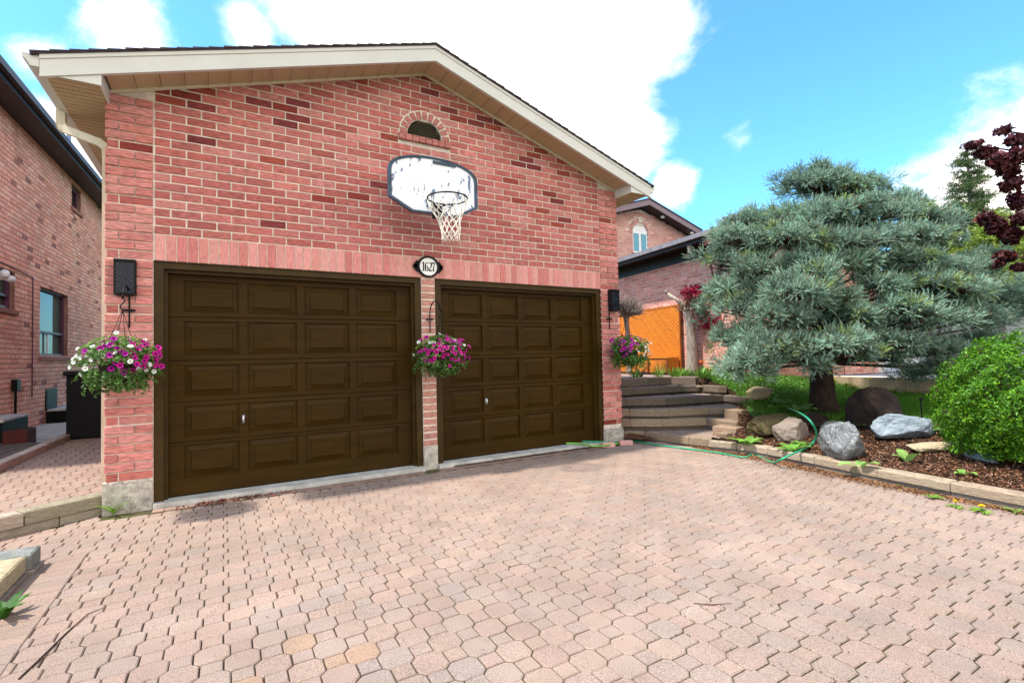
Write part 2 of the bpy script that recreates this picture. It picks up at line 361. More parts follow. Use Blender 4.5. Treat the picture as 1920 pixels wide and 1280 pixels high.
# upper corner courses under the return boxes
# centre pier: one brick per course
for k in range(-24, 0):
    z = ZG+k*CH
    brick(bb, (0, 0, 0), (1, 0, 0), (0, -1, 0), D1[1]+.004, D2[0]-.004, z+.005, CH-.022, .010+random.uniform(-.003, .003), jit((.52, .26, .21), .15), .006)
# sides and back
for (O, U, Nn) in (((0, GL, 0), (0, -1, 0), (-1, 0, 0)), ((W, 0, 0), (0, 1, 0), (1, 0, 0))):
    courses(bb, O, U, Nn, .05, GL-.05, -.05, 3.98, None, (), ZG, lambda u, z: bcol(.08), ch=0)
bb.build('wall', m_brick, gar)
sb = MB()                                  # soldier course over the doors
u = .384
while u < W-.38:
    w_ = .0935+random.uniform(-.0015, .0015)
    brick(sb, (0, 0, 0), (1, 0, 0), (0, -1, 0), u, min(u+w_-.010, W-.376), HD+.006, 3*CH-.012, .010+random.uniform(-.002, .002), jit(random.choice([(.64, .26, .235), (.67, .31, .28), (.59, .21, .19)]), .08), .004)
    u += w_
# arch and sill of the vent
ring = MB()
for i in range(11):
    a0 = math.pi*(i+.09)/11; a1 = math.pi*(i+.91)/11; r0, r1 = .25, .345
    P = [(vc[0]+r*math.cos(a), vc[1]+.0+r*math.sin(a)) for r, a in ((r0, a0), (r1, a0+.02), (r1, a1-.02), (r0, a1))]
    vs = [(p[0], .02, p[1]) for p in P]+[(p[0], -.022, p[1]) for p in P]
    ring.mesh(vs, [(0, 1, 2, 3), (7, 6, 5, 4)]+[(i_, 4+i_, 4+(i_+1) % 4, (i_+1) % 4) for i_ in range(4)], jit((.46, .18, .16), .12))
for i in range(8):
    a = vc[0]-.36+i*.09
    ring.obox((a+.003, .02, vc[1]-.082), (.083, 0, 0), (0, 0, .078), (0, -.065, 0), jit((.44, .17, .15), .12), .004)
sb.build('lintel_course', m_brickv, gar)
ven = ring.build('vent_surround', m_brick, gar)
mm = MB()                                  # pale mortar ring behind the voussoirs
n = 24
for i in range(n):
    a0, a1 = math.pi*i/n, math.pi*(i+1)/n
    P = [(vc[0]+r*math.cos(a), vc[1]+r*math.sin(a)) for r, a in ((.243, a0), (.362, a0), (.362, a1), (.243, a1))]
    vs = [(p[0], .015, p[1]) for p in P]+[(p[0], -.010, p[1]) for p in P]
    mm.mesh(vs, [(0, 1, 2, 3), (7, 6, 5, 4)]+[(q, 4+q, 4+(q+1) % 4, (q+1) % 4) for q in range(4)])
m_palem = M('pale_mortar', (.70, .66, .58), rough=.95, ns=30, na=.15)
tag(mm.build('arch_mortar', m_palem, ven), None)
vl = MB()
m_vent = M('vent_paint', (.085, .075, .045), rough=.6, na=.2)
vl.box(vc[0]-.26, vc[0]+.26, .10, .12, vc[1]-.01, vc[1]+.26)
for i in range(9):
    z = vc[1]+.012+i*.026; h = math.sqrt(max(.0004, .243**2-(z-vc[1])**2))
    vl.obox((vc[0]-h, .035, z-.004), (2*h, 0, 0), (0, .03, .022), (0, -.004, .006))
vl.build('louvre', m_vent, ven)
# parging at the foot of the piers
m_parge = M('old_parging', (.44, .41, .35), rough=.95, ns=11, na=.35, fs=50, fa=.2, bump=1, bs=(22, 22, 22), bdist=.02)
def parge(x0, x1, z1, seed):
    fb = MB(); n = 10; rs = random.Random(seed)
    for i in range(n):
        a, b = x0+(x1-x0)*i/n, x0+(x1-x0)*(i+1)/n
        fb.box(a, b, -.028-.004*rs.random(), .05, -.1, z1+rs.uniform(-.02, .015))
    fb.build('foundation', m_parge, gar)
parge(-.03, .362, .245, 1); parge(W-.362, W+.02, .19, 3)
fb = MB(); fb.box(D1[1]+.003, D2[0]-.003, -.022, .05, -.1, .247); fb.build('foundation', m_parge, gar)
# concrete threshold of each door
for d in (D1, D2):
    t = MB(); x = d[0]+.02; n = 14
    for i in range(n):
        a, b = d[0]+.002+(d[1]-d[0]-.004)*i/n, d[0]+.002+(d[1]-d[0]-.004)*(i+1)/n
        y0 = -.075-.006*math.sin(i*1.3)
        t.obox((a, .16, -.1), (b-a, 0, 0), (0, 0, .1), (0, y0-.16, 0), (1, 1, 1))
    tag(t.build('threshold', m_conc, gar), None)
# door frames and doors
for di, d in enumerate((D1, D2)):
    f = MB(); fy = .012
    f.obox((d[0], fy, 0), (.085, 0, 0), (0, .055, 0), (0, 0, HD-.002), ch=0)
    f.obox((d[1]-.085, fy, 0), (.085, 0, 0), (0, .055, 0), (0, 0, HD-.002))
    f.obox((d[0]+.085, fy, HD-.07), (d[1]-d[0]-.17, 0, 0), (0, .055, 0), (0, 0, .068))
    f.box(d[0]+.0, d[0]+.115, fy+.055, .15, 0, HD-.003); f.box(d[1]-.115, d[1], fy+.055, .15, 0, HD-.003)
    f.box(d[0]+.115, d[1]-.115, fy+.055, .15, HD-.105, HD-.003)
    f.build('door_frame', m_frame, gar)
    li = MB(); li.box(d[0]+.002, d[1]-.002, -.004, .008, HD-.006, HD+.004)
    li.build('lintel_angle', m_frame, gar)
    dm = MB(); y = .14; X0, X1 = d[0]+.10, d[1]-.10; cx = (X0+X1)/2-.02
    cols = [(-1.17, -.654), (-.565, -.055), (.048, .57), (.668, 1.164)]
    cols = [(cx-1.155+i*.597, cx-1.155+i*.597+.515) for i in range(4)]
    zs = [0, .56, .985, 1.42, 1.885, 2.35]; pz = [(.185, .525), (.61, .935), (1.035, 1.37), (1.475, 1.84), (1.935, 2.275)]
    for k in range(5):
        z0, z1 = zs[k]+.004, zs[k+1]-.004; p0, p1 = pz[k]
        # rails and stiles around sunk panels
        xs = [X0]+[v for c in cols for v in c]+[X1]
        dm.obox((X0, y+.03, z0), (X1-X0, 0, 0), (0, 0, p0-z0), (0, -.03, 0), ch=.003); dm.obox((X0, y+.03, p1), (X1-X0, 0, 0), (0, 0, z1-p1), (0, -.03, 0), ch=.003)
        for i in range(0, 10, 2): dm.box(xs[i], xs[i+1], y, y+.03, p0, p1)
        for (a, b) in cols:
            dm.face([(a, y+.022, p0), (b, y+.022, p0), (b, y+.022, p1), (a, y+.022, p1)])
            o, i_, i2 = .012, .062, .070        # groove, sloping field, raised centre
            Q = lambda m, yy: [(a+m, yy, p0+m), (b-m, yy, p0+m), (b-m, yy, p1-m), (a+m, yy, p1-m)]
            r = [Q(o, y+.021), Q(i_, y+.004), Q(i2, y-.006)]
            for A, B in zip(r[:-1], r[1:]):
                for q in range(4): dm.face([A[q], A[(q+1) % 4], B[(q+1) % 4], B[q]])
            dm.face(r[-1])
        if k: dm.box(X0, X1, y+.012, y+.03, zs[k]-.004, zs[k]+.004)
    dd = dm.build('garage_door', m_door, gar)
    sl = MB(); sl.box(X0, X1, y-.004, y+.03, -.001, .012); sl.build('rubber_seal', m_blackpl, dd)
    hx = cols[1][0]-.045 if di == 0 else cols[1][0]-.045; h = MB(); hz = .76
    h.tube([(hx, y-.02, hz-.055), (hx, y-.035, hz-.02), (hx, y-.035, hz+.02), (hx, y-.02, hz+.055)], [.007, .012, .012, .007], 8)
    h.obox((hx-.014, y-.001, hz-.045), (.028, 0, 0), (0, 0, .09), (0, -.012, 0), ch=.003)
    h.build('handle', m_steel, dd, True)
    if di == 1:
        h = MB(); h.obox((d[1]-.075, fy+.001, 1.42), (.035, 0, 0), (0, 0, .13), (0, -.028, 0), ch=.004); h.build('door_bell', m_frame, gar)
# ------------------------------------------------------------------ garage roof
YF = -.41; S3 = .3256
rz = lambda x, top=5.33: top-S3*abs(x-RX)
XE = .405
ff = MB()
for sgn in (-1, 1):
    xe = RX+sgn*(RX+XE)
    for (b0, b1, y0, y1) in ((5.155, 5.325, YF, YF+.025), (5.138, 5.160, YF-.012, YF+.03), (5.300, 5.338, YF-.010, YF-.0005)):
        A = [(RX, b0), (xe, rz(xe, b0)), (xe, rz(xe, b1)), (RX, b1)]
        ff.mesh([(p[0], y0, p[1]) for p in A]+[(p[0], y1, p[1]) for p in A], [(0, 1, 2, 3), (7, 6, 5, 4), (0, 4, 5, 1), (1, 5, 6, 2), (2, 6, 7, 3), (3, 7, 4, 0)])
    # boxed return at the eave: front face and inner side
    xi = RX+sgn*(RX-.018); lo, hi = min(xi, xe), max(xi, xe); zb = 3.965
    A = [(xi, zb), (xe, zb), (xe, rz(xe, 5.17)), (xi, rz(xi, 5.17))]
    ff.mesh([(p[0], YF+.003, p[1]) for p in A]+[(p[0], YF+.022, p[1]) for p in A], [(0, 1, 2, 3), (7, 6, 5, 4), (0, 4, 5, 1), (1, 5, 6, 2), (2, 6, 7, 3), (3, 7, 4, 0)])
    A = [(YF+.022, zb), (-.022, zb), (-.022, 4.13), (YF+.022, 4.13)]
    x0, x1 = xi-.012*(1 if sgn > 0 else -1)*0, xi+sgn*.015
    ff.mesh([(x0, p[0], p[1]) for p in A]+[(x1, p[0], p[1]) for p in A], [(0, 1, 2, 3), (7, 6, 5, 4), (0, 4, 5, 1), (1, 5, 6, 2), (2, 6, 7, 3), (3, 7, 4, 0)])
    # eave fascia along the side
    ff.box(min(xe, xe-sgn*.02), max(xe, xe-sgn*.02), YF+.024, GL+.3, zb+.02, 4.10)
ff.build('fascia', m_white, gar)
sf = MB(); tan = (1, 1, 1)
def gsof(xa, xb):
    za, zb_ = 5.195-.3256*abs(xa-RX), 5.195-.3256*abs(xb-RX)
    sf.mesh([(xa, YF+.02, za-.02), (xb, YF+.02, zb_-.02), (xb, .012, zb_-.02), (xa, .012, za-.02), (xa, YF+.02, za), (xb, YF+.02, zb_), (xb, .012, zb_), (xa, .012, za)],
            [(0, 3, 2, 1), (4, 5, 6, 7), (0, 1, 5, 4), (1, 2, 6, 5), (2, 3, 7, 6), (3, 0, 4, 7)])
for sgn in (-1, 1):
    x = 0
    while x < RX-.03:
        b = min(x+.205, RX-.02)
        for (p, q, dz) in ((x+.018, b-.004, 0), (x, x+.018, 1)):
            xa, xb = RX+sgn*p, RX+sgn*q; za, zb_ = 5.19-S3*p-dz*.008, 5.19-S3*q-dz*.008
            vs = [(xa, YF+.02, za-.015), (xb, YF+.02, zb_-.015), (xb, -.006, zb_-.015), (xa, -.006, za-.015), (xa, YF+.02, za), (xb, YF+.02, zb_), (xb, -.006, zb_), (xa, -.006, za)]
            sf.mesh(vs, [(0, 3, 2, 1), (4, 5, 6, 7), (0, 1, 5, 4), (1, 2, 6, 5), (2, 3, 7, 6), (3, 0, 4, 7)])
        x += .205
    # side eaves: planks across
    xe = RX+sgn*(RX+XE-.02); xw = RX+sgn*(RX+.002); lo, hi = min(xe, xw), max(xe, xw); y = YF+.03
    while y < GL+.2:
        sf.box(lo, hi, y, y+.075, 3.985, 3.998); sf.box(lo, hi, y+.075, y+.083, 3.980, 3.998); y += .083
sf.build('soffit', m_soffit, gar)
# rake trim where soffit meets brick
tr = MB()
for sgn in (-1, 1):
    A = [(RX, 5.150), (RX+sgn*(RX-.02), 5.150-S3*(RX-.02)), (RX+sgn*(RX-.02), 5.176-S3*(RX-.02)), (RX, 5.176)]
    tr.mesh([(p[0], -.034, p[1]) for p in A]+[(p[0], -.012, p[1]) for p in A], [(0, 1, 2, 3), (7, 6, 5, 4), (0, 4, 5, 1), (1, 5, 6, 2), (2, 6, 7, 3), (3, 7, 4, 0)])
tr.build('soffit_trim', m_cream, gar)
def shingles(mb, x0, z0, x1, z1, y0, y1, col, course=.14, t=.007, tile=.30):
    """courses from the eave (x0,z0) up to the ridge (x1,z1), running along y"""
    Ld = math.hypot(x1-x0, z1-z0); n = int(Ld/course); dx, dz = (x1-x0)/Ld, (z1-z0)/Ld; nx, nz = (-dz, dx) if dx > 0 else (dz, -dx)
    for i in range(n+1):
        a, b = i*course, min((i+1)*course+.02, Ld+.01); y = y0-(random.random()*.25 if i % 2 else 0)
        while y < y1:
            ya, yb = max(y, y0-random.uniform(0, .006)), min(y+tile-.004, y1); y += tile
            if yb-ya < .02: continue
            c = jit(col, .2); k = t*2.2+random.uniform(0, .002)
            P = [(x0+dx*a+nx*k, z0+dz*a+nz*k), (x0+dx*b+nx*t*.4, z0+dz*b+nz*t*.4), (x0+dx*b-nx*.0, z0+dz*b-nz*.0), (x0+dx*a-nx*.0, z0+dz*a-nz*.0)]
            mb.mesh([(p[0], ya, p[1]) for p in P]+[(p[0], yb, p[1]) for p in P], [(0, 1, 2, 3), (7, 6, 5, 4), (0, 4, 5, 1), (1, 5, 6, 2), (2, 6, 7, 3), (3, 7, 4, 0)], c)
rf = MB()
for sgn in (-1, 1):
    xe = RX+sgn*(RX+XE+.06)
    P = [(RX, 5.338), (xe, rz(xe, 5.338)), (xe, rz(xe, 5.352)), (RX, 5.352)]
    rf.mesh([(p[0], YF-.022, p[1]) for p in P]+[(p[0], GL+.3, p[1]) for p in P], [(0, 1, 2, 3), (7, 6, 5, 4), (0, 4, 5, 1), (1, 5, 6, 2), (2, 6, 7, 3), (3, 7, 4, 0)], (.06, .045, .06))
    shingles(rf, xe, rz(xe, 5.352), RX, 5.352, YF-.03, GL+.3, (.085, .07, .075))
for i in range(34):
    y = YF-.03+i*.28
    rf.obox((RX-.13, y, 5.352-.042), (.13, 0, .048), (0, .30, 0), (0, 0, .010), jit((.085, .07, .075), .2))
    rf.obox((RX, y, 5.352+.006), (.13, 0, -.048), (0, .30, 0), (0, 0, .010), jit((.085, .07, .075), .2))
rf.build('roof', m_shing, gar)
def gutter(mb, x, sgn, y0, y1, zt_, w=.115, h=.105):
    pf = [(0, 0), (0, -h), (.06, -h), (.085, -h*.55), (w, -h*.35), (w, 0), (w-.012, 0), (w-.012, -h*.25), (.075, -h*.5), (.052, -h+.01), (.008, -h+.01), (.008, 0)]
    P = [(x+sgn*p[0], zt_+p[1]) for p in pf]; n = len(P)
    mb.mesh([(p[0], y0, p[1]) for p in P]+[(p[0], y1, p[1]) for p in P], [(i, (i+1) % n, n+(i+1) % n, n+i) for i in range(n)])
    mb.mesh([(p[0], y0-.002, p[1]) for p in P[:6]]+[(p[0], y0+.004, p[1]) for p in P[:6]], [tuple(range(6)), tuple(range(11, 5, -1))]+[(i, (i+1) % 6, 6+(i+1) % 6, 6+i) for i in range(6)])
for sgn in (-1, 1):
    g = MB(); gutter(g, RX+sgn*(RX+XE+.004), sgn, YF+.01, GL+.3, 4.125)
    gu = g.build('gutter', m_white, gar)
dsp = MB(); P = [(-.455, .50, 4.03), (-.455, .50, 3.90), (-.43, .49, 3.83), (-.12, .36, 3.70), (-.06, .33, 3.64), (-.055, .33, 3.5), (-.055, .33, .2)]
for a, b in zip(P[:-1], P[1:]): dsp.bar(a, V3(b)+(V3(b)-V3(a))*.08/np.linalg.norm(V3(b)-V3(a))*.3, .075, .06, up=(0, 1, 0.1), ch=.006)
for k in range(5): dsp.bar((-.455+.004*k, .50, 3.885-.014*k), (-.455+.004*k+.001, .50, 3.879-.014*k), .084, .068, up=(0, 1, .1))
dsp.build('downspout', m_cream, gar)

# ------------------------------------------------------------------ things on the facade
# house number plate
num = thing('house_number_plate', (3.31, -.03, 2.59), 'oval white house number plate reading 1627 with black scrolled frame', 'number plate')
def oval(mb, cx, cz, rx, rz_, y0, y1, n=40, inner=None):
    P = [(cx+rx*math.cos(2*math.pi*i/n), cz+rz_*math.sin(2*math.pi*i/n)) for i in range(n)]
    if inner:
        Q = [(cx+inner[0]*math.cos(2*math.pi*i/n), cz+inner[1]*math.sin(2*math.pi*i/n)) for i in range(n)]
        vs = [(p[0], y0, p[1]) for p in P]+[(p[0], y1, p[1]) for p in P]+[(p[0], y1, p[1]) for p in Q]+[(p[0], y0, p[1]) for p in Q]
        mb.mesh(vs, [(a*n+i, a*n+(i+1) % n, ((a+1) % 4)*n+(i+1) % n, ((a+1) % 4)*n+i) for a in range(4) for i in range(n)])
    else:
        vs = [(p[0], y0, p[1]) for p in P]+[(p[0], y1, p[1]) for p in P]
        mb.mesh(vs, [tuple(range(n)), tuple(range(2*n-1, n-1, -1))]+[(i, n+i, n+(i+1) % n, (i+1) % n) for i in range(n)])
px_, pz_ = 3.311, 2.592
p = MB(); oval(p, px_, pz_, .142, .137, -.012, -.030); p.build('plate', m_signw, num)
fr = MB(); oval(fr, px_, pz_, .152, .142, -.010, -.040, inner=(.122, .117))
for sgn in (-1, 1):
    for (dx, dz, r) in ((.172, 0, .024), (.165, .036, .022), (.165, -.036, .022), (.150, .058, .016), (.150, -.058, .016), (.192, .014, .016), (.192, -.014, .016), (.155, 0, .03)):
        oval(fr, px_+sgn*dx, pz_+dz, r, r, -.010, -.032, 16)
fr.build('frame', m_black, num)
def stroke(mb, pts, y=-.0325):
    """pts: (x,z,width,angle of the pen edge)"""
    for a, b in zip(pts[:-1], pts[1:]):
        def pr(p): c, s_ = math.cos(p[3])*p[2]/2, math.sin(p[3])*p[2]/2; return (p[0]-c, p[1]-s_), (p[0]+c, p[1]+s_)
        A0, A1 = pr(a); B0, B1 = pr(b)
        q = [A0, A1, B1, B0]; mb.mesh([(v[0], -.0305, v[1]) for v in q]+[(v[0], y, v[1]) for v in q], [(0, 1, 2, 3), (7, 6, 5, 4), (0, 4, 5, 1), (1, 5, 6, 2), (2, 6, 7, 3), (3, 7, 4, 0)])
def arc(cx, cz, rx, rz_, a0, a1, wf, n=22):
    out = []
    for i in range(n+1):
        a = R_(a0+(a1-a0)*i/n); out.append((cx+rx*math.cos(a), cz+rz_*math.sin(a), wf(math.degrees(a)), a))
    return out
H_ = .118; thick = lambda a: .004+.0135*abs(math.cos(math.radians(a)))
def digit(ch, ox):
    m = MB(); z0 = pz_-H_/2
    if ch == '1':
        stroke(m, [(ox, z0, .017, 0), (ox, z0+H_, .017, 0)]); stroke(m, [(ox, z0+.0015, .044, 0), (ox, z0+.006, .040, 0)]); stroke(m, [(ox-.019, z0+H_-.020, .004, 1.57), (ox, z0+H_-.004, .010, 1.57)])
    elif ch == '6':
        stroke(m, arc(ox, z0+.033, .0175, .031, 0, 360, thick, 30)); stroke(m, arc(ox+.004, z0+.056, .0215, .060, 90, 200, thick)); stroke(m, arc(ox+.004, z0+.095, .015, .021, 90, 10, lambda a: .004+.012*(1-a/90)))
    elif ch == '2':
        stroke(m, arc(ox, z0+.084, .018, .031, 165, -30, lambda a: .006+.012*max(0, math.cos(math.radians(a-10))))); stroke(m, [(ox+.014, z0+.068, .018, .0), (ox-.010, z0+.030, .009, .0), (ox-.020, z0+.010, .010, 0)])
        stroke(m, [(ox-.023, z0+.009, .018, 1.57), (ox+.010, z0+.008, .016, 1.57), (ox+.023, z0+.014, .022, 1.57)])
    else:
        stroke(m, [(ox-.022, z0+H_-.008, .020, 1.57), (ox+.024, z0+H_-.007, .015, 1.57)]); stroke(m, [(ox+.021, z0+H_-.012, .008, 0), (ox+.002, z0+.055, .013, 0), (ox-.003, z0, .019, 0)])
    m.build('digit', m_black, num)
for c, ox in zip('1627', (-.068, -.024, .026, .071)): digit(c, px_+ox)
# wall lamps
for i, (xc, zc, lab) in enumerate(((.150, 2.245, 'black box wall lamp with dusty glass on the left pier, above the left flower basket'), (6.475, 2.262, 'black box wall lamp on the right pier beside the steps'))):
    L_ = thing('wall_lamp', (xc, -.03, zc), lab, 'wall lamp', 'wall lamps at the outer corners of the garage')
    b = MB(); w_, h_ = .085, .172
    b.box(xc-w_*.8, xc+w_*.8, -.026, -.012, zc-h_*.9, zc+h_*.9)
    b.obox((xc-w_, -.026, zc+h_-.022), (2*w_, 0, 0), (0, 0, .028), (0, -.094, 0), ch=.004)
    b.obox((xc-w_, -.026, zc-h_), (2*w_, 0, 0), (0, 0, .020), (0, -.090, 0), ch=.004)
    for s_ in (-1, 1):
        b.box(xc+s_*(w_-.006)-.006, xc+s_*(w_-.006)+.006, -.112, -.100, zc-h_+.02, zc+h_-.022); b.box(xc+s_*(w_-.006)-.006, xc+s_*(w_-.006)+.006, -.036, -.026, zc-h_+.02, zc+h_-.022)
    b.build('housing', m_black, L_)
    g = MB(); g.box(xc-w_+.010, xc+w_-.010, -.105, -.030, zc-h_+.021, zc+h_-.023); g.build('glass', m_lampglass, L_)
# basketball backboard
by = -.58
bd = thing('basketball_hoop', (3.2, by, 3.45), 'worn white fan-shaped basketball backboard with black rim and white net on the gable', 'basketball hoop')
def on(y, pts): return [ony(y, *p) for p in pts]
out = [(728, 374), (727, 308), (748, 299), (775, 294), (800, 293), (826, 299), (850, 311), (874, 329), (894, 351), (897, 400), (868, 410), (812, 410), (760, 391)]
Po = [(p[0], p[2]) for p in on(by, out)]; cxb = sum(p[0] for p in Po)/len(Po); czb = sum(p[1] for p in Po)/len(Po)
# a smoother, symmetric fan built from those points
bx0, bx1 = Po[1][0], Po[8][0]; bc = (bx0+bx1)/2; hw = (bx1-bx0)/2; zlo = 3.125; ztop_ = 3.82; zsh = 3.60; zs0 = 3.27
fan = [(bc-hw*.52, zlo), (bc-hw, zs0), (bc-hw, zsh)]+[(bc+hw*math.cos(R_(a)), zsh+(ztop_-zsh)*math.sin(R_(a))**.85) for a in range(168, 11, -12)]+[(bc+hw, zsh), (bc+hw, zs0), (bc+hw*.52, zlo)]
def slabp(mb, P, y0, y1):
    n = len(P); mb.mesh([(p[0], y0, p[1]) for p in P]+[(p[0], y1, p[1]) for p in P], [tuple(range(n)), tuple(range(2*n-1, n-1, -1))]+[(i, (i+1) % n, n+(i+1) % n, n+i) for i in range(n)])
k = MB(); sc = lambda P, s_: [(bc+(p[0]-bc)*s_, 3.46+(p[1]-3.46)*s_) for p in P]
slabp(k, sc(fan, .955), by-.004, by+.02); k.build('backboard', m_board, bd)
k = MB(); A, B = sc(fan, 1.0), sc(fan, .93); n = len(A)
for i in range(n):
    j = (i+1) % n
    q = [(A[i][0], by+.03, A[i][1]), (A[j][0], by+.03, A[j][1]), (A[j][0], by-.02, A[j][1]), (A[i][0], by-.02, A[i][1])]; k.face(q)
    k.face([(A[i][0], by-.02, A[i][1]), (A[j][0], by-.02, A[j][1]), (B[j][0], by-.014, B[j][1]), (B[i][0], by-.014, B[i][1])])
    k.face([(B[i][0], by-.014, B[i][1]), (B[j][0], by-.014, B[j][1]), (B[j][0], by, B[j][1]), (B[i][0], by, B[i][1])])
k.face([(p[0], by+.03, p[1]) for p in A][::-1])
k.obox((bc-.02, by-.005, 3.745), (.30, 0, 0), (0, 0, .035), (0, -.016, 0), ch=.003)
k.build('edge_moulding', m_boardrim, bd)
for s_ in (-1, 1):
    k = MB()
    k.bar((bc+s_*.16, by+.03, 3.66), (bc+s_*.16, -.01, 3.66), .03, .03); k.bar((bc+s_*.16, by+.03, 3.48), (bc+s_*.16, -.01, 3.48), .03, .03)
    k.bar((bc+s_*.16, -.02, 3.44), (bc+s_*.16, -.02, 3.70), .05, .02, up=(0, 1, 0)); k.build('bracket', m_black, bd)

# rim
rc = V3(ony(-.92, 839, 372)); RR = .229
k = MB(); k.tube([rc+V3((RR*math.cos(a), RR*math.sin(a), 0)) for a in np.linspace(0, 2*math.pi, 40, endpoint=False)], .009, 8, closed=True)
k.obox((rc[0]-.06, by-.004, rc[2]-.16), (.12, 0, 0), (0, 0, .17), (0, -.03, 0), ch=.004)
k.bar((rc[0]-.05, by-.02, rc[2]-.005), (rc[0]-.07, rc[1]+RR-.01, rc[2]-.005), .02, .012); k.bar((rc[0]+.05, by-.02, rc[2]-.005), (rc[0]+.07, rc[1]+RR-.01, rc[2]-.005), .02, .012)
k.tube([(rc[0]-.05, by-.03, rc[2]-.14), (rc[0]-.15, rc[1]+.12, rc[2]-.005)], .006, 6); k.tube([(rc[0]+.05, by-.03, rc[2]-.14), (rc[0]+.15, rc[1]+.12, rc[2]-.005)], .006, 6)
rim = k.build('rim', m_black, bd)
k = MB(); nn = 12; lev = 7; hh = .44
def netp(a, t): 
    r = RR*(1-.60*min(1, t*1.15))+.012*math.sin(9*t); sag = .02*math.sin(a*2+t*3)
    return rc+V3((r*math.cos(a)+.02*t+sag*t, r*math.sin(a), -.012-hh*t))
for i in range(nn):
    for s_ in (-1, 1):
        pts = []
        for j in range(lev*2+1):
            t = j/(lev*2); pts.append(netp(2*math.pi*(i+s_*t*lev*.5)/nn+.06*math.sin(i*3.1+j), t+random.uniform(-.008, .008)))
        k.tube(pts, .0042, 5)
for i in range(nn*1): k.tube([netp(2*math.pi*i/nn, 1), netp(2*math.pi*i/nn, 1.0)+V3((random.uniform(-.012, .012), random.uniform(-.01, .01), -.03))], .004, 5)
k.build('net', m_net, rim)
# ------------------------------------------------------------------ leaf / needle clouds
def unit(a): return a/(np.linalg.norm(a, axis=-1, keepdims=True)+1e-9)
def leaves(P, Nn, size, col, cvar=.25, wid=.45, tilt=.6, rs=rng):
    """diamond leaves at P facing roughly Nn; returns (verts, colours) for npmesh k=4"""
    n = len(P); Nn = unit(Nn+rs.normal(0, tilt, (n, 3))); t = unit(np.cross(Nn, rs.normal(0, 1, (n, 3)))); b = np.cross(Nn, t)
    s = (size*(1+rs.uniform(-.35, .35, n)))[:, None]; w = s*wid
    fold = Nn*s*.12
    V = np.stack([P-t*s*.5, P+b*w*.5+fold, P+t*s*.5, P-b*w*.5+fold], 1).reshape(-1, 3)
    c = np.array(col) if np.ndim(col) == 2 else np.tile(np.array(col), (n, 1)); c = c*(1+rs.uniform(-cvar, cvar, (n, 1)))
    return V, c
def tufts(P, D, L, rad, nn, col, w=.0016, rs=rng, cvar=.2, taper=.35):
    """conifer shoots: needles all round a stem from P along D"""
    n = len(P); D = unit(D); a = unit(np.cross(D, rs.normal(0, 1, (n, 3)))); b = np.cross(D, a)
    t = (np.arange(nn)+.5)/nn; t = t[None, :, None]*np.ones((n, 1, 1)); ph = (np.arange(nn)*2.39996)[None, :]+rs.uniform(0, 6.28, (n, 1))
    L = np.broadcast_to(L, (n,))[:, None, None]; base = P[:, None]+D[:, None]*L*t
    rd = np.cos(ph)[..., None]*a[:, None]+np.sin(ph)[..., None]*b[:, None]
    d = unit(rd*(1-.35*t)+D[:, None]*(.45+.9*t)+rs.normal(0, .12, (n, nn, 3)))
    ln = rad*(1-taper*t**3)*(1+rs.uniform(-.15, .15, (n, nn, 1))); tip = base+d*ln
    wv = unit(np.cross(d, rs.normal(0, 1, (n, nn, 3))))*w
    V = np.stack([base-wv, base+wv, tip], 2).reshape(-1, 3)
    c = (np.broadcast_to(col, (n, 3))*(1+rs.uniform(-cvar, cvar, (n, 1))))[:, None]*(1+rs.uniform(-.12, .12, (n, nn, 1))); return V, c.reshape(-1, 3)
# ------------------------------------------------------------------ hanging baskets and brackets
def petunia(name, col, eye):
    m = MB(); n = 10; r = .027
    for i in range(n):
        a0, a1 = 2*math.pi*i/n, 2*math.pi*(i+1)/n; r0, r1 = r*(1 if i % 2 else .86), r*(.86 if i % 2 else 1)
        P = [(.35*r*math.cos(a0), .35*r*math.sin(a0), -.006), (r0*math.cos(a0), r0*math.sin(a0), .002+.002*(i % 2)), (r1*math.cos(a1), r1*math.sin(a1), .002+.002*((i+1) % 2)), (.35*r*math.cos(a1), .35*r*math.sin(a1), -.006)]
        m.mesh(P, [(0, 1, 2, 3)], col); m.mesh([P[0], P[3], (0, 0, -.022)], [(0, 1, 2)], eye)
    o = m.build(name, m_petal); me = o.data; bpy.data.objects.remove(o); return me
PET = {'m': petunia('flower', (.50, .012, .26), (.16, .002, .09)), 'p': petunia('flower', (.40, .01, .30), (.10, .002, .08)), 'w': petunia('flower', (.80, .82, .80), (.50, .55, .30))}
def bracket(wx, zx, L, lab, hz, chrome=False):
    """wall bar with a cross piece and an arc reaching out to the hook"""
    t = thing('plant_bracket', (wx, -.03, zx), lab, 'plant bracket', 'curved plant brackets on the garage piers')
    m = MB(); m.tube([(wx, -.035, zx-.17), (wx, -.035, zx+.02)], .0075, 8)
    arc_ = [(wx, -.035-L*(1-math.cos(a))/2, zx+.02+.20*math.sin(a)**.8) for a in np.linspace(0, math.pi*.88, 22)]
    m.tube(arc_, .0075, 8); e = V3(arc_[-1])
    m.tube([e, e+V3((0, -.012, -.03)), e+V3((0, -.035, -.04)), e+V3((0, -.05, -.015))], .007, 8)
    m.build('arm', m_black, t, True)
    m = MB(); m.obox((wx-.05, -.028, zx-.012), (.10, 0, 0), (0, 0, .022), (0, -.014, 0), ch=.003); m.build('cross_piece', m_black, t)
    return e+V3((0, -.028, -.045))
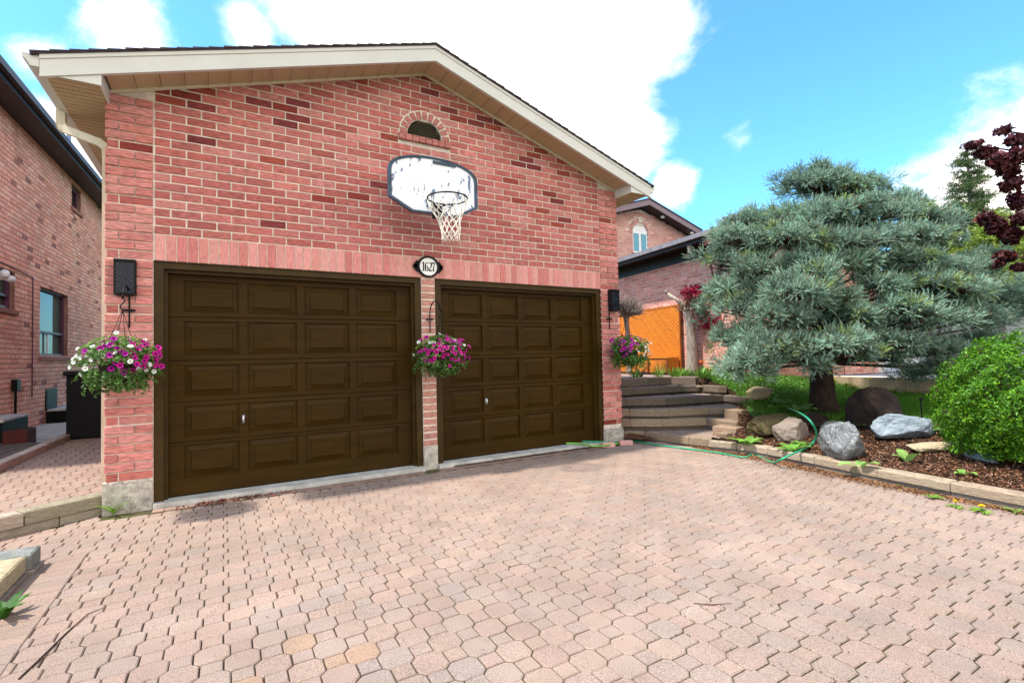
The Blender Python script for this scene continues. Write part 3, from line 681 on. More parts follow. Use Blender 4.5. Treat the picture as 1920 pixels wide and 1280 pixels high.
def basket(C, top, mix, seed, lab, rad=.31, hgt=.23):
    """C: centre of the flower mass, top: the hook point"""
    rs = np.random.default_rng(seed); rd = random.Random(seed); C = V3(C)
    t = thing('flower_basket', C, lab, 'hanging basket', 'hanging petunia baskets')
    m = MB(); n = 20; prof = [(.05, -.19), (.11, -.17), (.145, -.10), (.155, -.02), (.165, -.02), (.165, .0), (.14, .0), (.13, -.03)]
    vs = [C+V3((r*math.cos(2*math.pi*i/n), r*math.sin(2*math.pi*i/n), z)) for r, z in prof for i in range(n)]
    m.mesh(vs, [(j*n+i, j*n+(i+1) % n, (j+1)*n+(i+1) % n, (j+1)*n+i) for j in range(len(prof)-1) for i in range(n)]+[tuple(range(n))[::-1], tuple(range((len(prof)-1)*n, len(prof)*n))])
    m.build('pot', m_pot, t, True)
    m = MB(); T = V3(top)
    m.tube([T+V3((0, 0, .012)), T+V3((.012, 0, .0)), T+V3((.016, 0, -.02)), T+V3((-.012, 0, -.05)), T+V3((-.02, 0, -.075)), T+V3((0, 0, -.10))], .006, 6)
    h = T-V3((0, 0, .10))
    for k in range(4):
        a = k*math.pi/2+.5; m.tube([h, C+V3((.16*math.cos(a), .16*math.sin(a), -.01))], .0028, 5)
    m.build('hanger', m_black, t)
    # foliage: leaves through the outer shell of an uneven, drooping mound
    n = 2600; d = unit(rs.normal(0, 1, (n, 3))); rr = rs.uniform(.55, 1.02, n)**.7
    lump = 1+.14*np.sin(d[:, 0]*7+seed)*np.cos(d[:, 1]*6)+.10*np.sin(d[:, 2]*9+d[:, 0]*5)
    sc_ = np.array([rad, rad*.95, hgt]); P = C+d*sc_*(rr*lump)[:, None]+V3((0, 0, -.01)); low = d[:, 2] < -.1
    P[:, 2] -= np.where(low, rs.uniform(0, .07, n), 0)
    V1, c1 = leaves(P, d+V3((0, 0, .5)), .040, (.075, .16, .030), .45, .5, .7, rs)
    # lighter young shoots on the crown
    n2 = 500; d2 = unit(np.column_stack([rs.normal(0, .6, n2), rs.normal(0, .6, n2), np.abs(rs.normal(.8, .3, n2))])); P2 = C+d2*sc_*1.03
    V2, c2 = leaves(P2, d2, .030, (.20, .34, .07), .3, .35, .9, rs)
    PT, NT = [], []
    for q in range(22):
        a = rs.uniform(0, 6.28); s0 = C+V3((rad*.85*math.cos(a), rad*.85*math.sin(a), -hgt*.35)); ln = rs.uniform(.06, .20); k2 = int(ln*130)
        f = np.linspace(0, 1, k2)[:, None]; PT.append(s0+f*V3((math.cos(a)*.06, math.sin(a)*.06, -ln))+rs.normal(0, .008, (k2, 3))); NT.append(rs.normal(0, 1, (k2, 3)))
    V3_, c3 = leaves(np.vstack(PT), np.vstack(NT), .034, (.08, .17, .03), .4, .45, .6, rs); V2, c2 = np.vstack([V2, V3_]), np.vstack([c2, c3])
    npmesh('foliage', np.vstack([V1, V2]), 4, np.vstack([c1, c2]), m_leaf, t)
    for k, d3, kind in flowers(mix, rs, rd):
        lp = 1+.14*math.sin(d3[0]*7+seed)*math.cos(d3[1]*6)+.10*math.sin(d3[2]*9+d3[0]*5)
        o = bpy.data.objects.new('flower', PET[kind]); COL.objects.link(o); o.parent = t
        o.location = tuple(d3*sc_*lp*rd.uniform(.97, 1.08)); dn = Vector(d3+np.array([rd.gauss(0, .3), -.35+rd.gauss(0, .3), rd.gauss(.1, .3)])); o.rotation_euler = dn.to_track_quat('Z', 'Y').to_euler()
        s_ = rd.uniform(.85, 1.2)*(.8 if kind == 'w' else 1); o.scale = (s_, s_, s_*rd.uniform(.7, 1.1))
def flowers(mix, rs, rd):
    out = []
    for k, (kind, n, ctr, spread) in enumerate(mix):
        c = unit(np.array(ctr, float))
        for i in range(n):
            for _ in range(12):
                d = unit(c+rs.normal(0, spread, 3))
                if d[2] > -.55 and all(np.linalg.norm(d-o[1]) > .13 for o in out): break
            out.append((k, d, kind))
    return out
specs = [
 (.178, 1.93, .36, 'black curved plant bracket on the left pier, under the wall lamp', (222, 678), [('m', 30, (.75, -.75, .45), .42), ('p', 10, (-.1, -.7, .7), .3), ('w', 13, (-.9, -.5, .1), .35), ('w', 5, (.2, -.4, .9), .3), ('w', 7, (.6, -.8, -.35), .3), ('p', 4, (.0, -.9, .1), .4)], 'basket of white and dark pink petunias hanging on the left pier, leftmost of the three'),
 (3.318, 1.90, .36, 'black curved plant bracket on the narrow brick pier between the doors', (824, 664), [('m', 56, (0, -.9, .35), .55), ('p', 14, (.3, -.8, .3), .6), ('w', 7, (.5, -.5, .8), .5), ('w', 5, (-.6, -.6, .6), .3)], 'basket full of magenta petunias hanging in front of the pier between the doors'),
 (6.40, 1.97, .36, 'black curved plant bracket on the right pier by the steps', (1181, 657), [('p', 26, (-.7, -.7, .3), .42), ('m', 6, (.2, -.3, 1), .3), ('w', 36, (.65, -.75, .15), .42)], 'basket half purple and half white petunias hanging on the right pier by the steps')]
for i, (wx, zx, L, lab, bpx, mix, lab2) in enumerate(specs):
    e = bracket(wx, zx, L, lab, 0); C = ony(e[1], *bpx); C[0] = (C[0]+e[0]*1)/2 if i != 0 else (C[0]*.7+e[0]*.3)
    basket(C, e, mix, 11+i, lab2)
# ------------------------------------------------------------------ paving
PP, PA = .2555, .098; PW = PP-PA; PC = (PW-PA)/2
PCOL = [(.29, .207, .165), (.285, .202, .161), (.28, .206, .167), (.295, .211, .167)]
def pcol():
    r = random.random()
    if r < .03: return jit((.27, .208, .172), .03)
    if r < .25: return jit((.275, .205, .168), .03)
    return jit(random.choice(PCOL), .05)
def pave(mb, inside, bounds, z, ox=0, oy=0, z0=None, ang=0, tilt=.004, oddcol=None):
    """interlocking paving: octagons with small squares between"""
    ca, sa = math.cos(ang), math.sin(ang); g = .0030; x0, x1, y0, y1 = bounds; i0, i1 = int((x0-ox)/PP*2)-3, int((x1-ox)/PP*2)+3; j0, j1 = int((y0-oy)/PP*2)-3, int((y1-oy)/PP*2)+3
    h = PW/2-g; a = PA/2-g*.3; q = PA/2-g
    OCT = [(-a, -h), (a, -h), (h, -a), (h, a), (a, h), (-a, h), (-h, a), (-h, -a)]; SQ = [(-q, -q), (q, -q), (q, q), (-q, q)]
    for i in range(i0, i1):
        for j in range(j0, j1):
            cx, cy = ox+i*PP/2, oy+j*PP/2; o = (i+j) % 2 == 0
            cx, cy = cx+.0, cy
            if o: P = OCT
            else: P = SQ; 
            if not o:
                pass
            X, Y = ca*cx-sa*cy, sa*cx+ca*cy
            if not inside(X, Y): continue
            c = None
            if oddcol: c = oddcol(X, Y)
            c = c or pcol(); rn = random.uniform; th = rn(-.02, .02); dx, dy = rn(-.0012, .0012), rn(-.0012, .0012); c2, s2 = math.cos(ang+th*.5), math.sin(ang+th*.5)
            tx, ty = rn(-tilt, tilt), rn(-tilt, tilt); dz = rn(-.0016, .0016)+(.003*math.sin(X*1.7+.5)*math.sin(Y*1.3)); n = len(P); b_ = .0055; rings = []
            zz = z if not callable(z) else z(X, Y)
            for (s_, zo) in ((0, -.03), (0, -b_), (b_, 0)):
                R = []
                for (u, v) in P:
                    l = math.hypot(u, v); u2, v2 = u*(1-s_/l*1.2), v*(1-s_/l*1.2)
                    R.append((X+dx+c2*u2-s2*v2, Y+dy+s2*u2+c2*v2, zz+zo+dz+u2*tx*4+v2*ty*4))
                rings += R
            mb.mesh(rings, [(k, (k+1) % n, n+(k+1) % n, n+k) for k in range(n)]+[(n+k, n+(k+1) % n, 2*n+(k+1) % n, 2*n+k) for k in range(n)]+[tuple(range(2*n, 3*n))], c)
# octagons sit on (i+j) even with squares between: half-pitch lattice needs squares on odd nodes only
def rpave(mb, x, y, lx, ly, z, ang=0, c=None):
    g = .002; ca, sa = math.cos(ang), math.sin(ang); P = [(-lx/2+g, -ly/2+g), (lx/2-g, -ly/2+g), (lx/2-g, ly/2-g), (-lx/2+g, ly/2-g)]
    zz = z+random.uniform(-.0015, .0015); rings = []; c = c or pcol(); th = ang+random.uniform(-.012, .012); ca, sa = math.cos(th), math.sin(th)
    for (s_, zo) in ((0, -.03), (0, -.004), (.004, 0)):
        rings += [(x+ca*(u-math.copysign(s_, u))-sa*(v-math.copysign(s_, v)), y+sa*(u-math.copysign(s_, u))+ca*(v-math.copysign(s_, v)), zz+zo) for u, v in P]
    mb.mesh(rings, [(k, (k+1) % 4, 4+(k+1) % 4, 4+k) for k in range(4)]+[(4+k, 4+(k+1) % 4, 8+(k+1) % 4, 8+k) for k in range(4)]+[(8, 9, 10, 11)], c)
ZD = -.045
CURB = [(7.22, -1.22), (7.34, -1.60), (7.37, -2.05), (7.27, -2.72), (7.15, -3.45), (7.08, -4.10), (7.03, -4.70), (6.98, -5.5), (6.94, -6.5), (6.92, -9.5)]
CURB = [(CP[0]+(p[0]-CP[0])*.983, CP[1]+(p[1]-CP[1])*.983) if p[1] > -5 else (p[0]-.08, p[1]) for p in CURB]
cy_ = [p[1] for p in CURB][::-1]; cx_ = [p[0] for p in CURB][::-1]
curbx = lambda y: float(np.interp(y, cy_, cx_))
def sleep_line(x): return .061+(x-.033)*.66      # ground line of the sleeper wall on the left
def in_drive(x, y):
    if y < -9 or x < -4.5: return False
    if x > curbx(min(y, -1.2))+.06: return False
    if x < .0 and y < -1.20: return False
    if x < 0: return y < sleep_line(x)-.02
    if x > 6.55: return y < (.02-(x-6.62)*.75 if x < 7.1 else -.3-(x-7.1)*3)
    return y < -.19
dm = MB()
orange = {(.63, -3.0): 1}
def odd(x, y):
    for (a, b) in ((1.36, -3.36), (1.02, -3.60), (1.18, -3.90), (.93, -3.86), (1.5, -3.6)):
        if abs(x-a) < .07 and abs(y-b) < .07: return jit((.30, .20, .14), .03)
    for (a, b) in ((1.65, -3.78), (1.5, -3.9), (1.6, -2.9), (2.2, -3.3), (1.38, -3.0), (1.9, -4.1)):
        if abs(x-a) < .09 and abs(y-b) < .09: return jit((.26, .20, .17), .03)
    return None
pave(dm, in_drive, (-4.5, 7.6, -9, .4), ZD, .083+PW/2, -1.2, oddcol=odd)
y = -1.25
while y > -9:
    [rpave(dm, -.02-.2*k, y-.05*(k % 2), .2, .1, ZD+.006) for k in range(3)]
    for k in range(1, 12): rpave(dm, -.42-.2*k, y-.05*(k % 2), .2, .1, ZD+.006)
    y -= .1
x = .42
while x < 6.3:
    if not 3.20 < x < 3.42: rpave(dm, x, -.135, .1, .098, ZD, c=jit((.27, .175, .14), .1))
    x += .1
drive = dm.build('driveway', m_pave); tag(drive, kind='structure')
def sand_mat():
    m, nt, b = newmat('joint_sand'); L = nt.links.new; tc = N(nt, 'ShaderNodeTexCoord')
    n = N(nt, 'ShaderNodeTexNoise'); n.inputs['Scale'].default_value = .55; n.inputs['Detail'].default_value = 6; L(tc.outputs['Object'], n.inputs['Vector'])
    r = N(nt, 'ShaderNodeMapRange'); r.inputs[1].default_value = .46; r.inputs[2].default_value = .60; L(n.outputs['Fac'], r.inputs[0])
    c = N(nt, 'ShaderNodeMix', data_type='RGBA'); c.inputs[6].default_value = (.045, .026, .015, 1); c.inputs[7].default_value = (.06, .062, .010, 1); L(r.outputs[0], c.inputs[0]); L(c.outputs[2], b.inputs['Base Color'])
    b.inputs['Roughness'].default_value = 1; return m
m_sand = sand_mat()
sd = MB(); sd.mesh([(-4.5, -9.2, ZD-.012), (7.5, -9.2, ZD-.012), (7.5, .3, ZD-.012), (-4.5, .3, ZD-.012)], [(0, 1, 2, 3)]); tag(sd.build('paving_bed', m_sand), kind='structure')
gr = MB(); gr.mesh([(-600, -600, -.13), (600, -600, -.13), (600, 900, -.13), (-600, 900, -.13)], [(0, 1, 2, 3)]); tag(gr.build('ground', m_ground), kind='structure')
# ------------------------------------------------------------------ left path between the houses
ZP = .13
PB = lambda y: -1.36+.022*(y-2)                    # left border of the path
pp = MB()
PATH = [(-4.3, sleep_line(-4.3)+.0), (-.02, .16), (-.02, 12), (-1.2, 12), (PB(2), 2.0), (PB(-.5)-.05, -.5), (-1.45, -.62), (-4.3, -2.6)]
def in_path(x, y): return x < -.03 and y < 12 and y > sleep_line(x)+.10 and x > PB(y)+.02
pave(pp, in_path, (-2, 0, -1, 12), ZP, -.25, .3, ang=0)
tag(pp.build('path', m_pave), kind='structure')
pb = MB(); pb.mesh([(-1.75, -.95, ZP-.012), (-.001, .16, ZP-.012), (-.001, 12, ZP-.012), (-1.75, 12, ZP-.012)], [(0, 1, 2, 3)])
pb.mesh([(-1.75, -.95, ZP-.2), (-.001, .20, ZP-.2), (-.001, .20, ZP-.012), (-1.75, -.95, ZP-.012)], [(0, 1, 2, 3)]); tag(pb.build('path_bed', m_sand), kind='structure')
WC = [(.34, .30, .24), (.30, .25, .19), (.36, .31, .26)]
def sleepers(mb, pts, z0, z1, w, L=.62, inward=1, cols=WC, ch=.012, gap=.006, start=0):
    """split-stone edging blocks, timber-textured, along a polyline; w to the left of travel if inward>0"""
    d = 0; P = [V3((*p[:2], 0)) for p in pts]; seg = []
    for a, b in zip(P[:-1], P[1:]):
        l = np.linalg.norm(b-a); t = (b-a)/l; n = V3((-t[1], t[0], 0))*inward; nb = max(1, round(l/L)); s = l/nb
        for k in range(nb):
            o = a+t*(s*k+gap/2)+V3((0, 0, z0+random.uniform(-.002, .002)))+n*random.uniform(-.004, .004)
            mb.obox(o, t*(s-gap), n*w, V3((0, 0, z1-z0)), jit(random.choice(cols), .12), ch)
lw = thing('sleeper_wall', (-.3, -.05, ZD), 'low dark timber-look edging wall across the front of the left path, up to the garage corner', 'edging wall')
m = MB()
A_, B_ = (-3.4, sleep_line(-3.4)-.02), (-.005, .036)
dirv = unit(np.array([B_[0]-A_[0], B_[1]-A_[1]])); nv = np.array([-dirv[1], dirv[0]])
for k, (s0, s1) in enumerate(((0, .60), (.605, 1.2), (1.205, 1.9), (1.905, 2.6), (2.605, 3.3), (3.305, 4.05))):
    b0 = np.array(B_)-dirv*s1; off = .0 if k != 1 else -.012
    o = b0+nv*off
    m.obox((o[0], o[1], ZD+.075), (*(dirv*(s1-s0-.008)), 0), (*(nv*.17), 0), (0, 0, ZP+.012-ZD-.075), jit(WC[1], .15), .01)
for k in range(7):
    b0 = np.array(B_)-dirv*(.35+.6*k)+nv*.02
    m.obox((b0[0], b0[1], ZD-.05), (*(dirv*.59), 0), (*(nv*.15), 0), (0, 0, .118), jit(WC[1], .2), .006)
m.build('edging_block', m_wood, lw)
be = thing('path_edging', (-1.4, 4, ZP), 'long timber-look edging along the left side of the side path, below the neighbour house', 'edging wall')
m = MB(); sleepers(m, [(PB(-.4), -.75), (PB(12), 12)], ZP-.08, ZP+.10, .13, .9, 1, [(.42, .36, .30), (.36, .28, .22)]); m.build('edging_block', m_wood, be)
# foreground planter corner, bottom left
fp = thing('planter_edging', (-.3, -1.5, ZD), 'weathered raised bed corner of stacked timber-look blocks at the lower left of the driveway', 'edging wall')
m = MB(); zt_ = .105
m.obox((-1.6, -1.50, .0), (1.435, 0, 0), (0, .205, 0), (0, 0, zt_), (.19, .195, .18), .010)
m.obox((-.46, -2.35, .0), (.27, 0, 0), (0, .84, 0), (0, 0, zt_-.003), (.36, .295, .19), .010)
m.obox((-.46, -3.00, .0), (.27, 0, 0), (0, .64, 0), (0, 0, zt_-.004), (.33, .27, .18), .010)
m.obox((-.47, -3.7, .0), (.27, 0, 0), (0, .69, 0), (0, 0, zt_-.002), (.33, .27, .18), .010)
m.obox((-1.6, -1.52, -.1), (1.455, 0, 0), (0, .22, 0), (0, 0, .095), (.22, .19, .16), .006)
m.obox((-.455, -3.7, -.1), (.285, 0, 0), (0, 2.17, 0), (0, 0, .095), (.20, .16, .13), .006)
m.build('edging_block', m_wood, fp)
m = MB(); m.mesh([(-1.6, -3.7, .06), (-.44, -3.7, .06), (-.44, -1.45, .06), (-1.6, -1.45, .06)], [(0, 1, 2, 3)]); m.build('bed_soil', m_soil, fp)
# ------------------------------------------------------------------ neighbour house on the left
HX, HA = -2.4, R_(2.4); hd = V3((math.sin(HA), math.cos(HA), 0)); hn = V3((math.cos(HA), -math.sin(HA), 0))
HO = V3((HX, 8, 0))-hd*5.2; HL = 16; HT = None
def onh(px, py, off=0):                           # a pixel on the left house wall: (u along, z)
    d = ray(px, py); p0 = HO+hn*off; t = np.dot(p0-CP, hn)/np.dot(d, hn); q = CP+t*d; return np.dot(q-HO, hd), q[2]
zw = (onh(0, 200)[1]+onh(134, 334)[1])/2
lh = thing('neighbour_house', (HX, 10, 0), 'two-storey red brick house on the left with dark eaves and plum window frames', 'house')
wins = []
for (tl, br) in (((75, 533), (126.5, 669)), ((-40, 502), (27, 582)), ((134, 330), (151, 402))):
    u0, z1 = onh(*tl); u1, z0 = onh(*br); wins.append((u0, u1, z0, z1))
z_head = wins[0][3]; wins[1] = (wins[1][1]-1.15, wins[1][1], wins[1][2], onh(27, 512)[1]); wins[2] = (wins[2][0], wins[2][1], wins[2][2], zw-.12)
m = MB(); wallback(m, HO, hd, hn, HL, -.1, lambda u: zw, wins, .22)
p2 = HO-hn*6
m.obox(HO-hn*.221+V3((0, 0, -.1)), hd*.2, -hn*6, (0, 0, zw)); m.obox(HO-hn*.221+hd*(HL-.2)+V3((0, 0, -.1)), hd*.2, -hn*6, (0, 0, zw))
m.build('mortar_wall', m_mortar2, lh)
LP = [(.82, .40, .28), (.78, .36, .25), (.82, .44, .32), (.74, .33, .23)]
m = MB(); courses(m, HO, hd, hn, 0, HL, .0, zw, None, wins, 0, lambda u, z: jit(random.choice(LP), .10) if random.random() > .05 else jit((.38, .16, .13), .2), ch=.004, proud=.006); m.build('wall', m_brick, lh)
for k, (u0, u1, z0, z1) in enumerate(wins):
    P = lambda u, z, o: HO+hd*u+V3((0, 0, z))+hn*o
    f = MB(); t = .07
    for (a, b, c, d) in ((u0, u0+t, z0, z1), (u1-t, u1, z0, z1), (u0+t, u1-t, z0, z0+t), (u0+t, u1-t, z1-t, z1)): f.obox(P(a, c, -.13), hd*(b-a), (0, 0, d-c), hn*.06, ch=.003)
    zm = z0+(z1-z0)*.34
    if k < 2:
        f.obox(P(u0+t, zm, -.12), hd*(u1-u0-2*t), (0, 0, .045), hn*.045)
    w = f.build('window', m_darkv, lh)
    if k == 0:
        f = MB(); f.obox(P(u0+(u1-u0)*.45, z0+t, -.12), hd*.03, (0, 0, zm-z0-t), hn*.03); f.build('mullion', m_whitep, w)
    g = MB(); g.obox(P(u0+t*.5, z0+t*.5, -.17), hd*(u1-u0-t), (0, 0, z1-z0-t), hn*.03); g.build('glass', m_glass, w)
    s_ = MB(); s_.obox(P(u0-.06, z0-.09, -.12), hd*(u1-u0+.12), (0, 0, .088), hn*.17, jit((.34, .15, .11), .1), .006); s_.build('sill', m_brick, w)
OV = .42
m = MB()                                           # eave: soffit, fascia, roof slab
zfa = onh(0, 122, OV)[1]; za_ = zw
m.obox(HO+hd*-.4+V3((0, 0, zw-.0)), hd*(HL+.8), hn*(OV+.02), (0, 0, .03)); m.obox(HO+hd*-.4+hn*OV+V3((0, 0, zw-.05)), hd*(HL+.8), hn*.03, (0, 0, max(.15, zfa-zw)))
m.build('eave', m_dark, lh)
m = MB(); m.obox(HO+hd*-.4+hn*(OV+.031)+V3((0, 0, zfa-.13)), hd*(HL+.8), hn*.10, (0, 0, .012)); m.obox(HO+hd*-.4+hn*(OV+.12)+V3((0, 0, zfa-.13)), hd*(HL+.8), hn*.012, (0, 0, .12))
m.build('gutter', m_dark, lh)
m = MB(); m.obox(HO+hd*-.4+hn*(OV+.06)+V3((0, 0, zfa-.02)), hd*(HL+.8), -hn*4.2+V3((0, 0, 1.4)), (0, 0, .03), (.05, .04, .05)); m.build('roof', m_shing, lh)
# flue pipe on that roof
q = dep(13.5, 126, 300); fl = thing('flue_pipe', (q[0], q[1], zfa), 'shiny metal flue pipe with a cap above the left house eave', 'flue')
m = MB(); zt2 = dep(13.5, 126, 238)[2]; m.tube([(q[0], q[1], zfa-.3), (q[0], q[1], zt2)], .09, 16); m.tube([(q[0], q[1], zt2+.02), (q[0], q[1], zt2+.06)], .13, 16); m.tube([(q[0], q[1], zt2-.0), (q[0], q[1], zt2+.03)], .05, 10)
m.build('pipe', m_steel, fl, True)
# conduit, gas cap, basement vent, flood light
m = MB(); pl = [(-5, 488), (62, 520), (60, 745)]; Q = []
for p in pl: u_, z_ = onh(*p, .02); Q.append(HO+hd*u_+V3((0, 0, z_))+hn*.02)
m.tube(Q, .010, 6); m.build('cable', m_darkv, lh)
u_, z_ = onh(28, 722, .03); m = MB(); m.obox(HO+hd*(u_-.09)+V3((0, 0, z_-.11))+hn*.0, hd*.18, (0, 0, .22), hn*.09, ch=.01); m.tube([HO+hd*u_+hn*.04+V3((0, 0, z_-.1)), HO+hd*u_+hn*.04+V3((0, 0, .1))], .02, 8); m.build('meter_box', m_black, lh)
u_, z_ = onh(98, 748, .03); m = MB(); m.obox(HO+hd*(u_-.35)+V3((0, 0, z_-.24)), hd*.7, (0, 0, .48), hn*.02)
for k in range(7): m.obox(HO+hd*(u_-.32)+V3((0, 0, z_-.21+k*.06)), hd*.64, (0, 0, .035), hn*.035)
m.build('basement_vent', m_black, lh)
u_, z_ = onh(8, 520, .1); m = MB(); c0 = HO+hd*u_+V3((0, 0, z_))
m.tube([c0+hn*.0, c0+hn*.12], .05, 10); m.tube([c0+hn*.12+V3((0, 0, .02)), c0+hn*.14-hd*.12+V3((0, 0, .06))], [.05, .07], 12); m.tube([c0+hn*.12, c0+hn*.16+hd*.12-V3((0, 0, .02))], [.05, .07], 12); m.build('flood_light', m_whitep, lh, True)
# ground and things beside that house
m = MB(); m.box(-4.2, -1.39, -.6, 14, -.1, ZP+.02, (.42, .37, .32)); tag(m.build('side_yard', m_conc), kind='structure')
for (p0, wx, wy, h, lab) in (((60, 800), 1.5, 1.9, .30, 'low concrete landing at the foot of the left house wall'), ((5, 806), 1.0, 1.2, .42, 'dark topped concrete step against the left house, farthest left')):
    q = onz(.15, *p0); q = V3((-2.02, q[1]+.6 if wx > 1.2 else 4.6, ZP)); t = thing('concrete_step', q, lab, 'step')
    m = MB(); m.obox(q-V3((wx*.45, 0, .02)), (wx*.45, 0, 0), (0, wy, 0), (0, 0, h), ch=.012); m.build('riser', m_blackpl, t); m = MB(); m.obox(q+V3((-wx*.45-.01, -.02, h-.018)), (wx*.45+.03, 0, 0), (0, wy+.04, 0), (0, 0, .04), ch=.008); m.build('tread', m_conc, t)
q = V3((ony(5.0, 127, 760)[0], 5.0, ZP+.02)); bn = thing('storage_bin', q, 'tall black plastic bin with a lid beside the path, behind the left flower basket', 'bin')
m = MB(); m.prism([(q[0]-.02, q[1]), (q[0]+.50, q[1]-.05), (q[0]+.52, q[1]+.62), (q[0]-.02, q[1]+.60)], q[2], q[2]+1.10, ch=.02); m.build('body', m_blackpl, bn)
m = MB(); m.obox((q[0]-.06, q[1]-.04, q[2]+1.102), (.62, 0, 0), (0, .70, 0), (0, 0, .05), ch=.015); m.tube([(q[0]-.04, q[1]-.08, q[2]+1.10), (q[0]+.5, q[1]-.08, q[2]+1.10)], .022, 8); m.build('lid', m_blackpl, bn)
q = V3((-1.80, 4.55, ZP+.02)); t = thing('planter_box', q, 'small dark red planter box on the ground by the black bin', 'planter')
m = MB(); m.prism([(q[0]-.16, q[1]-.14), (q[0]+.12, q[1]-.14), (q[0]+.12, q[1]+.3), (q[0]-.16, q[1]+.3)], q[2], q[2]+.26, (1, 1, 1), .01); m.build('box', M('red_stain', (.07, .012, .009), rough=.7), t)
m = MB(); m.mesh([(q[0]-.14, q[1]-.12, q[2]+.262), (q[0]+.1, q[1]-.12, q[2]+.262), (q[0]+.1, q[1]+.28, q[2]+.262), (q[0]-.14, q[1]+.28, q[2]+.262)], [(0, 1, 2, 3)]); m.build('soil_fill', m_soil, t)
t = thing('timber_stack', (-1.75, 2.6, ZP), 'dark weathered boards lying on the ground beside the path edging', 'boards')
m = MB()
for k in range(4): m.bar((-1.58-.17*k, 2.0+.1*k, ZP+.055+.004*k), (-1.52-.15*k, 4.3+.1*k, ZP+.055), .15, .05, jit((.10, .085, .07), .3), ch=.006)
m.build('board', m_wood, t)
# ------------------------------------------------------------------ steps up to the terrace
ZZ = lambda L, s=4.2675, o=(1120, 600): [(o[0]+a/s, o[1]+b/s) for a, b in L]
SH = [.09, .265, .42, .575, .73, .89]
SL = [[(380, 892), (730, 935), (1005, 962)], [(515, 797), (875, 785), (1118, 822)], [(570, 715), (895, 700), (1130, 695)], [(545, 627), (820, 610), (1010, 600), (1110, 610), (1190, 620)], [(690, 525), (830, 520), (975, 530), (1035, 530)], [(590, 455), (785, 456)]]
SP = []
for h, l in zip(SH, SL):
    P = [onz(h, *p)[:2] for p in ZZ(l)]; SP.append([tuple(p) for p in P])
LE = [(6.60, .18), (6.60, .52), (6.60, .72), (6.60, .86), (6.60, 1.0), (6.60, 1.35)]
SPL = [[LE[k]]+SP[k] for k in range(6)]
ENDB = [p[-1] for p in SP]
m = MB(); TP = MB()
for k in range(6):
    tail = ENDB[k+1:]+[(10.2, 1.25), (10.2, 9), (6.63, 9)]
    if k == 5: tail = [(9.75, 1.0), (9.9, 9), (6.63, 9)]
    poly = [(LE[k][0]+.03, LE[k][1])]+SP[k]+tail
    off = .10
    m.prism([(poly[0][0]+.03, poly[0][1]+.08)]+[(p[0]+.07, p[1]+.08) for p in poly[1:len(SP[k])+1]]+poly[len(SP[k])+1:], -.1 if k == 0 else SH[k-1]-.03, SH[k]-.030)
    PI_ = [(poly[0][0], poly[0][1]+.10)]+[(p[0]+.09, p[1]+.10) for p in SP[k]]+tail
    def ins(x, y, P=PI_, k=k):
        if not inpoly(x, y, P): return False
        if k < 5 and inpoly(x, y-.03, ([(LE[k+1][0], LE[k+1][1])]+SP[k+1]+tail[1:] if k < 4 else [(LE[5][0], LE[5][1])]+SP[5]+[(9.9, 1), (9.9, 9), (6.63, 9)])): return False
        if y > 8: return False
        return True
    pave(TP, ins, (6.6, 10.2, -1.6, 8), SH[k]-.008, 6.7, .1, ang=-.45 if k < 5 else 0)
tag(m.build('step_core', m_sand), kind='structure'); tag(TP.build('step_paving', m_pave), kind='structure')
WR = [(.29, .21, .145), (.26, .19, .135), (.32, .235, .165), (.24, .185, .14)]
WR_SHADED = [(.15, .115, .085), (.13, .10, .075), (.17, .13, .10)]  # same blocks in darker tones, shade on the upper risers put into the colour
slab = ['lowest', 'second lowest', 'third', 'fourth', 'fifth', 'topmost']
for k in range(6):
    q = SP[k][0]; t = thing('step_riser', (q[0], q[1], SH[k]-.15), f'{slab[k]} curved row of timber-look edging blocks in the garden steps', 'step', 'rows of edging blocks forming the garden steps')
    m = MB(); lo = SH[k]-(.115 if k < 5 else .15)
    sleepers(m, SPL[k], lo, SH[k]+.004, .16, .62, 1, WR if k < 3 else WR_SHADED)
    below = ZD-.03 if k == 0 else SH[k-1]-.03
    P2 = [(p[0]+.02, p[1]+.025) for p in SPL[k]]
    sleepers(m, P2, below, lo-.004, .14, .7, 1, [(.13, .10, .08), (.10, .08, .06)] if k < 3 else [(.05, .04, .03), (.06, .05, .04)], ch=.005)  # lower course of the upper steps also coloured darker for shade
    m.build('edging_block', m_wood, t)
def endblock(px, z, w, h, lab, ang=.3, lx=.30, grp=None):
    x, y = onz(z, *px)[:2]; t = thing('edging_block', (x, y, z-h), lab, 'edging block', 'loose end blocks beside the garden steps')
    m = MB(); c, s = math.cos(ang), math.sin(ang); m.obox((x, y, z-h), (c*lx, s*lx, 0), (-s*w, c*w, 0), (0, 0, h), jit(WR[0], .15), .012); m.build('block', m_wood, t)
endblock(ZZ([(1110, 865)])[0], .23, .38, .22, 'square timber-look block closing the right end of the lowest step', .15, .26)
endblock(ZZ([(1150, 722)])[0], .41, .3, .16, 'timber-look block at the right end of the third step beside mulch', .1, .28)
endblock(ZZ([(1040, 905)])[0], .16, .16, .14, 'small pale block standing on the lowest step by the curb', .1, .13)
# ------------------------------------------------------------------ curb along the driveway
cb = thing('garden_curb', (7.2, -4, ZD), 'long low curb of sawn-stone timber-look blocks along the right side of the driveway', 'curb')
m = MB(); pts = list(CURB); sleepers(m, pts[::-1], ZD+.055, .098, .17, .66, -1, [(.39, .295, .205), (.35, .26, .185), (.41, .32, .23), (.32, .255, .19)], ch=.014)
sleepers(m, [(p[0]+.02, p[1]) for p in pts][::-1], ZD-.06, ZD+.05, .14, .7, -1, [(.25, .20, .16), (.22, .17, .14)], ch=.006)
m.build('curb_block', m_wood, cb)
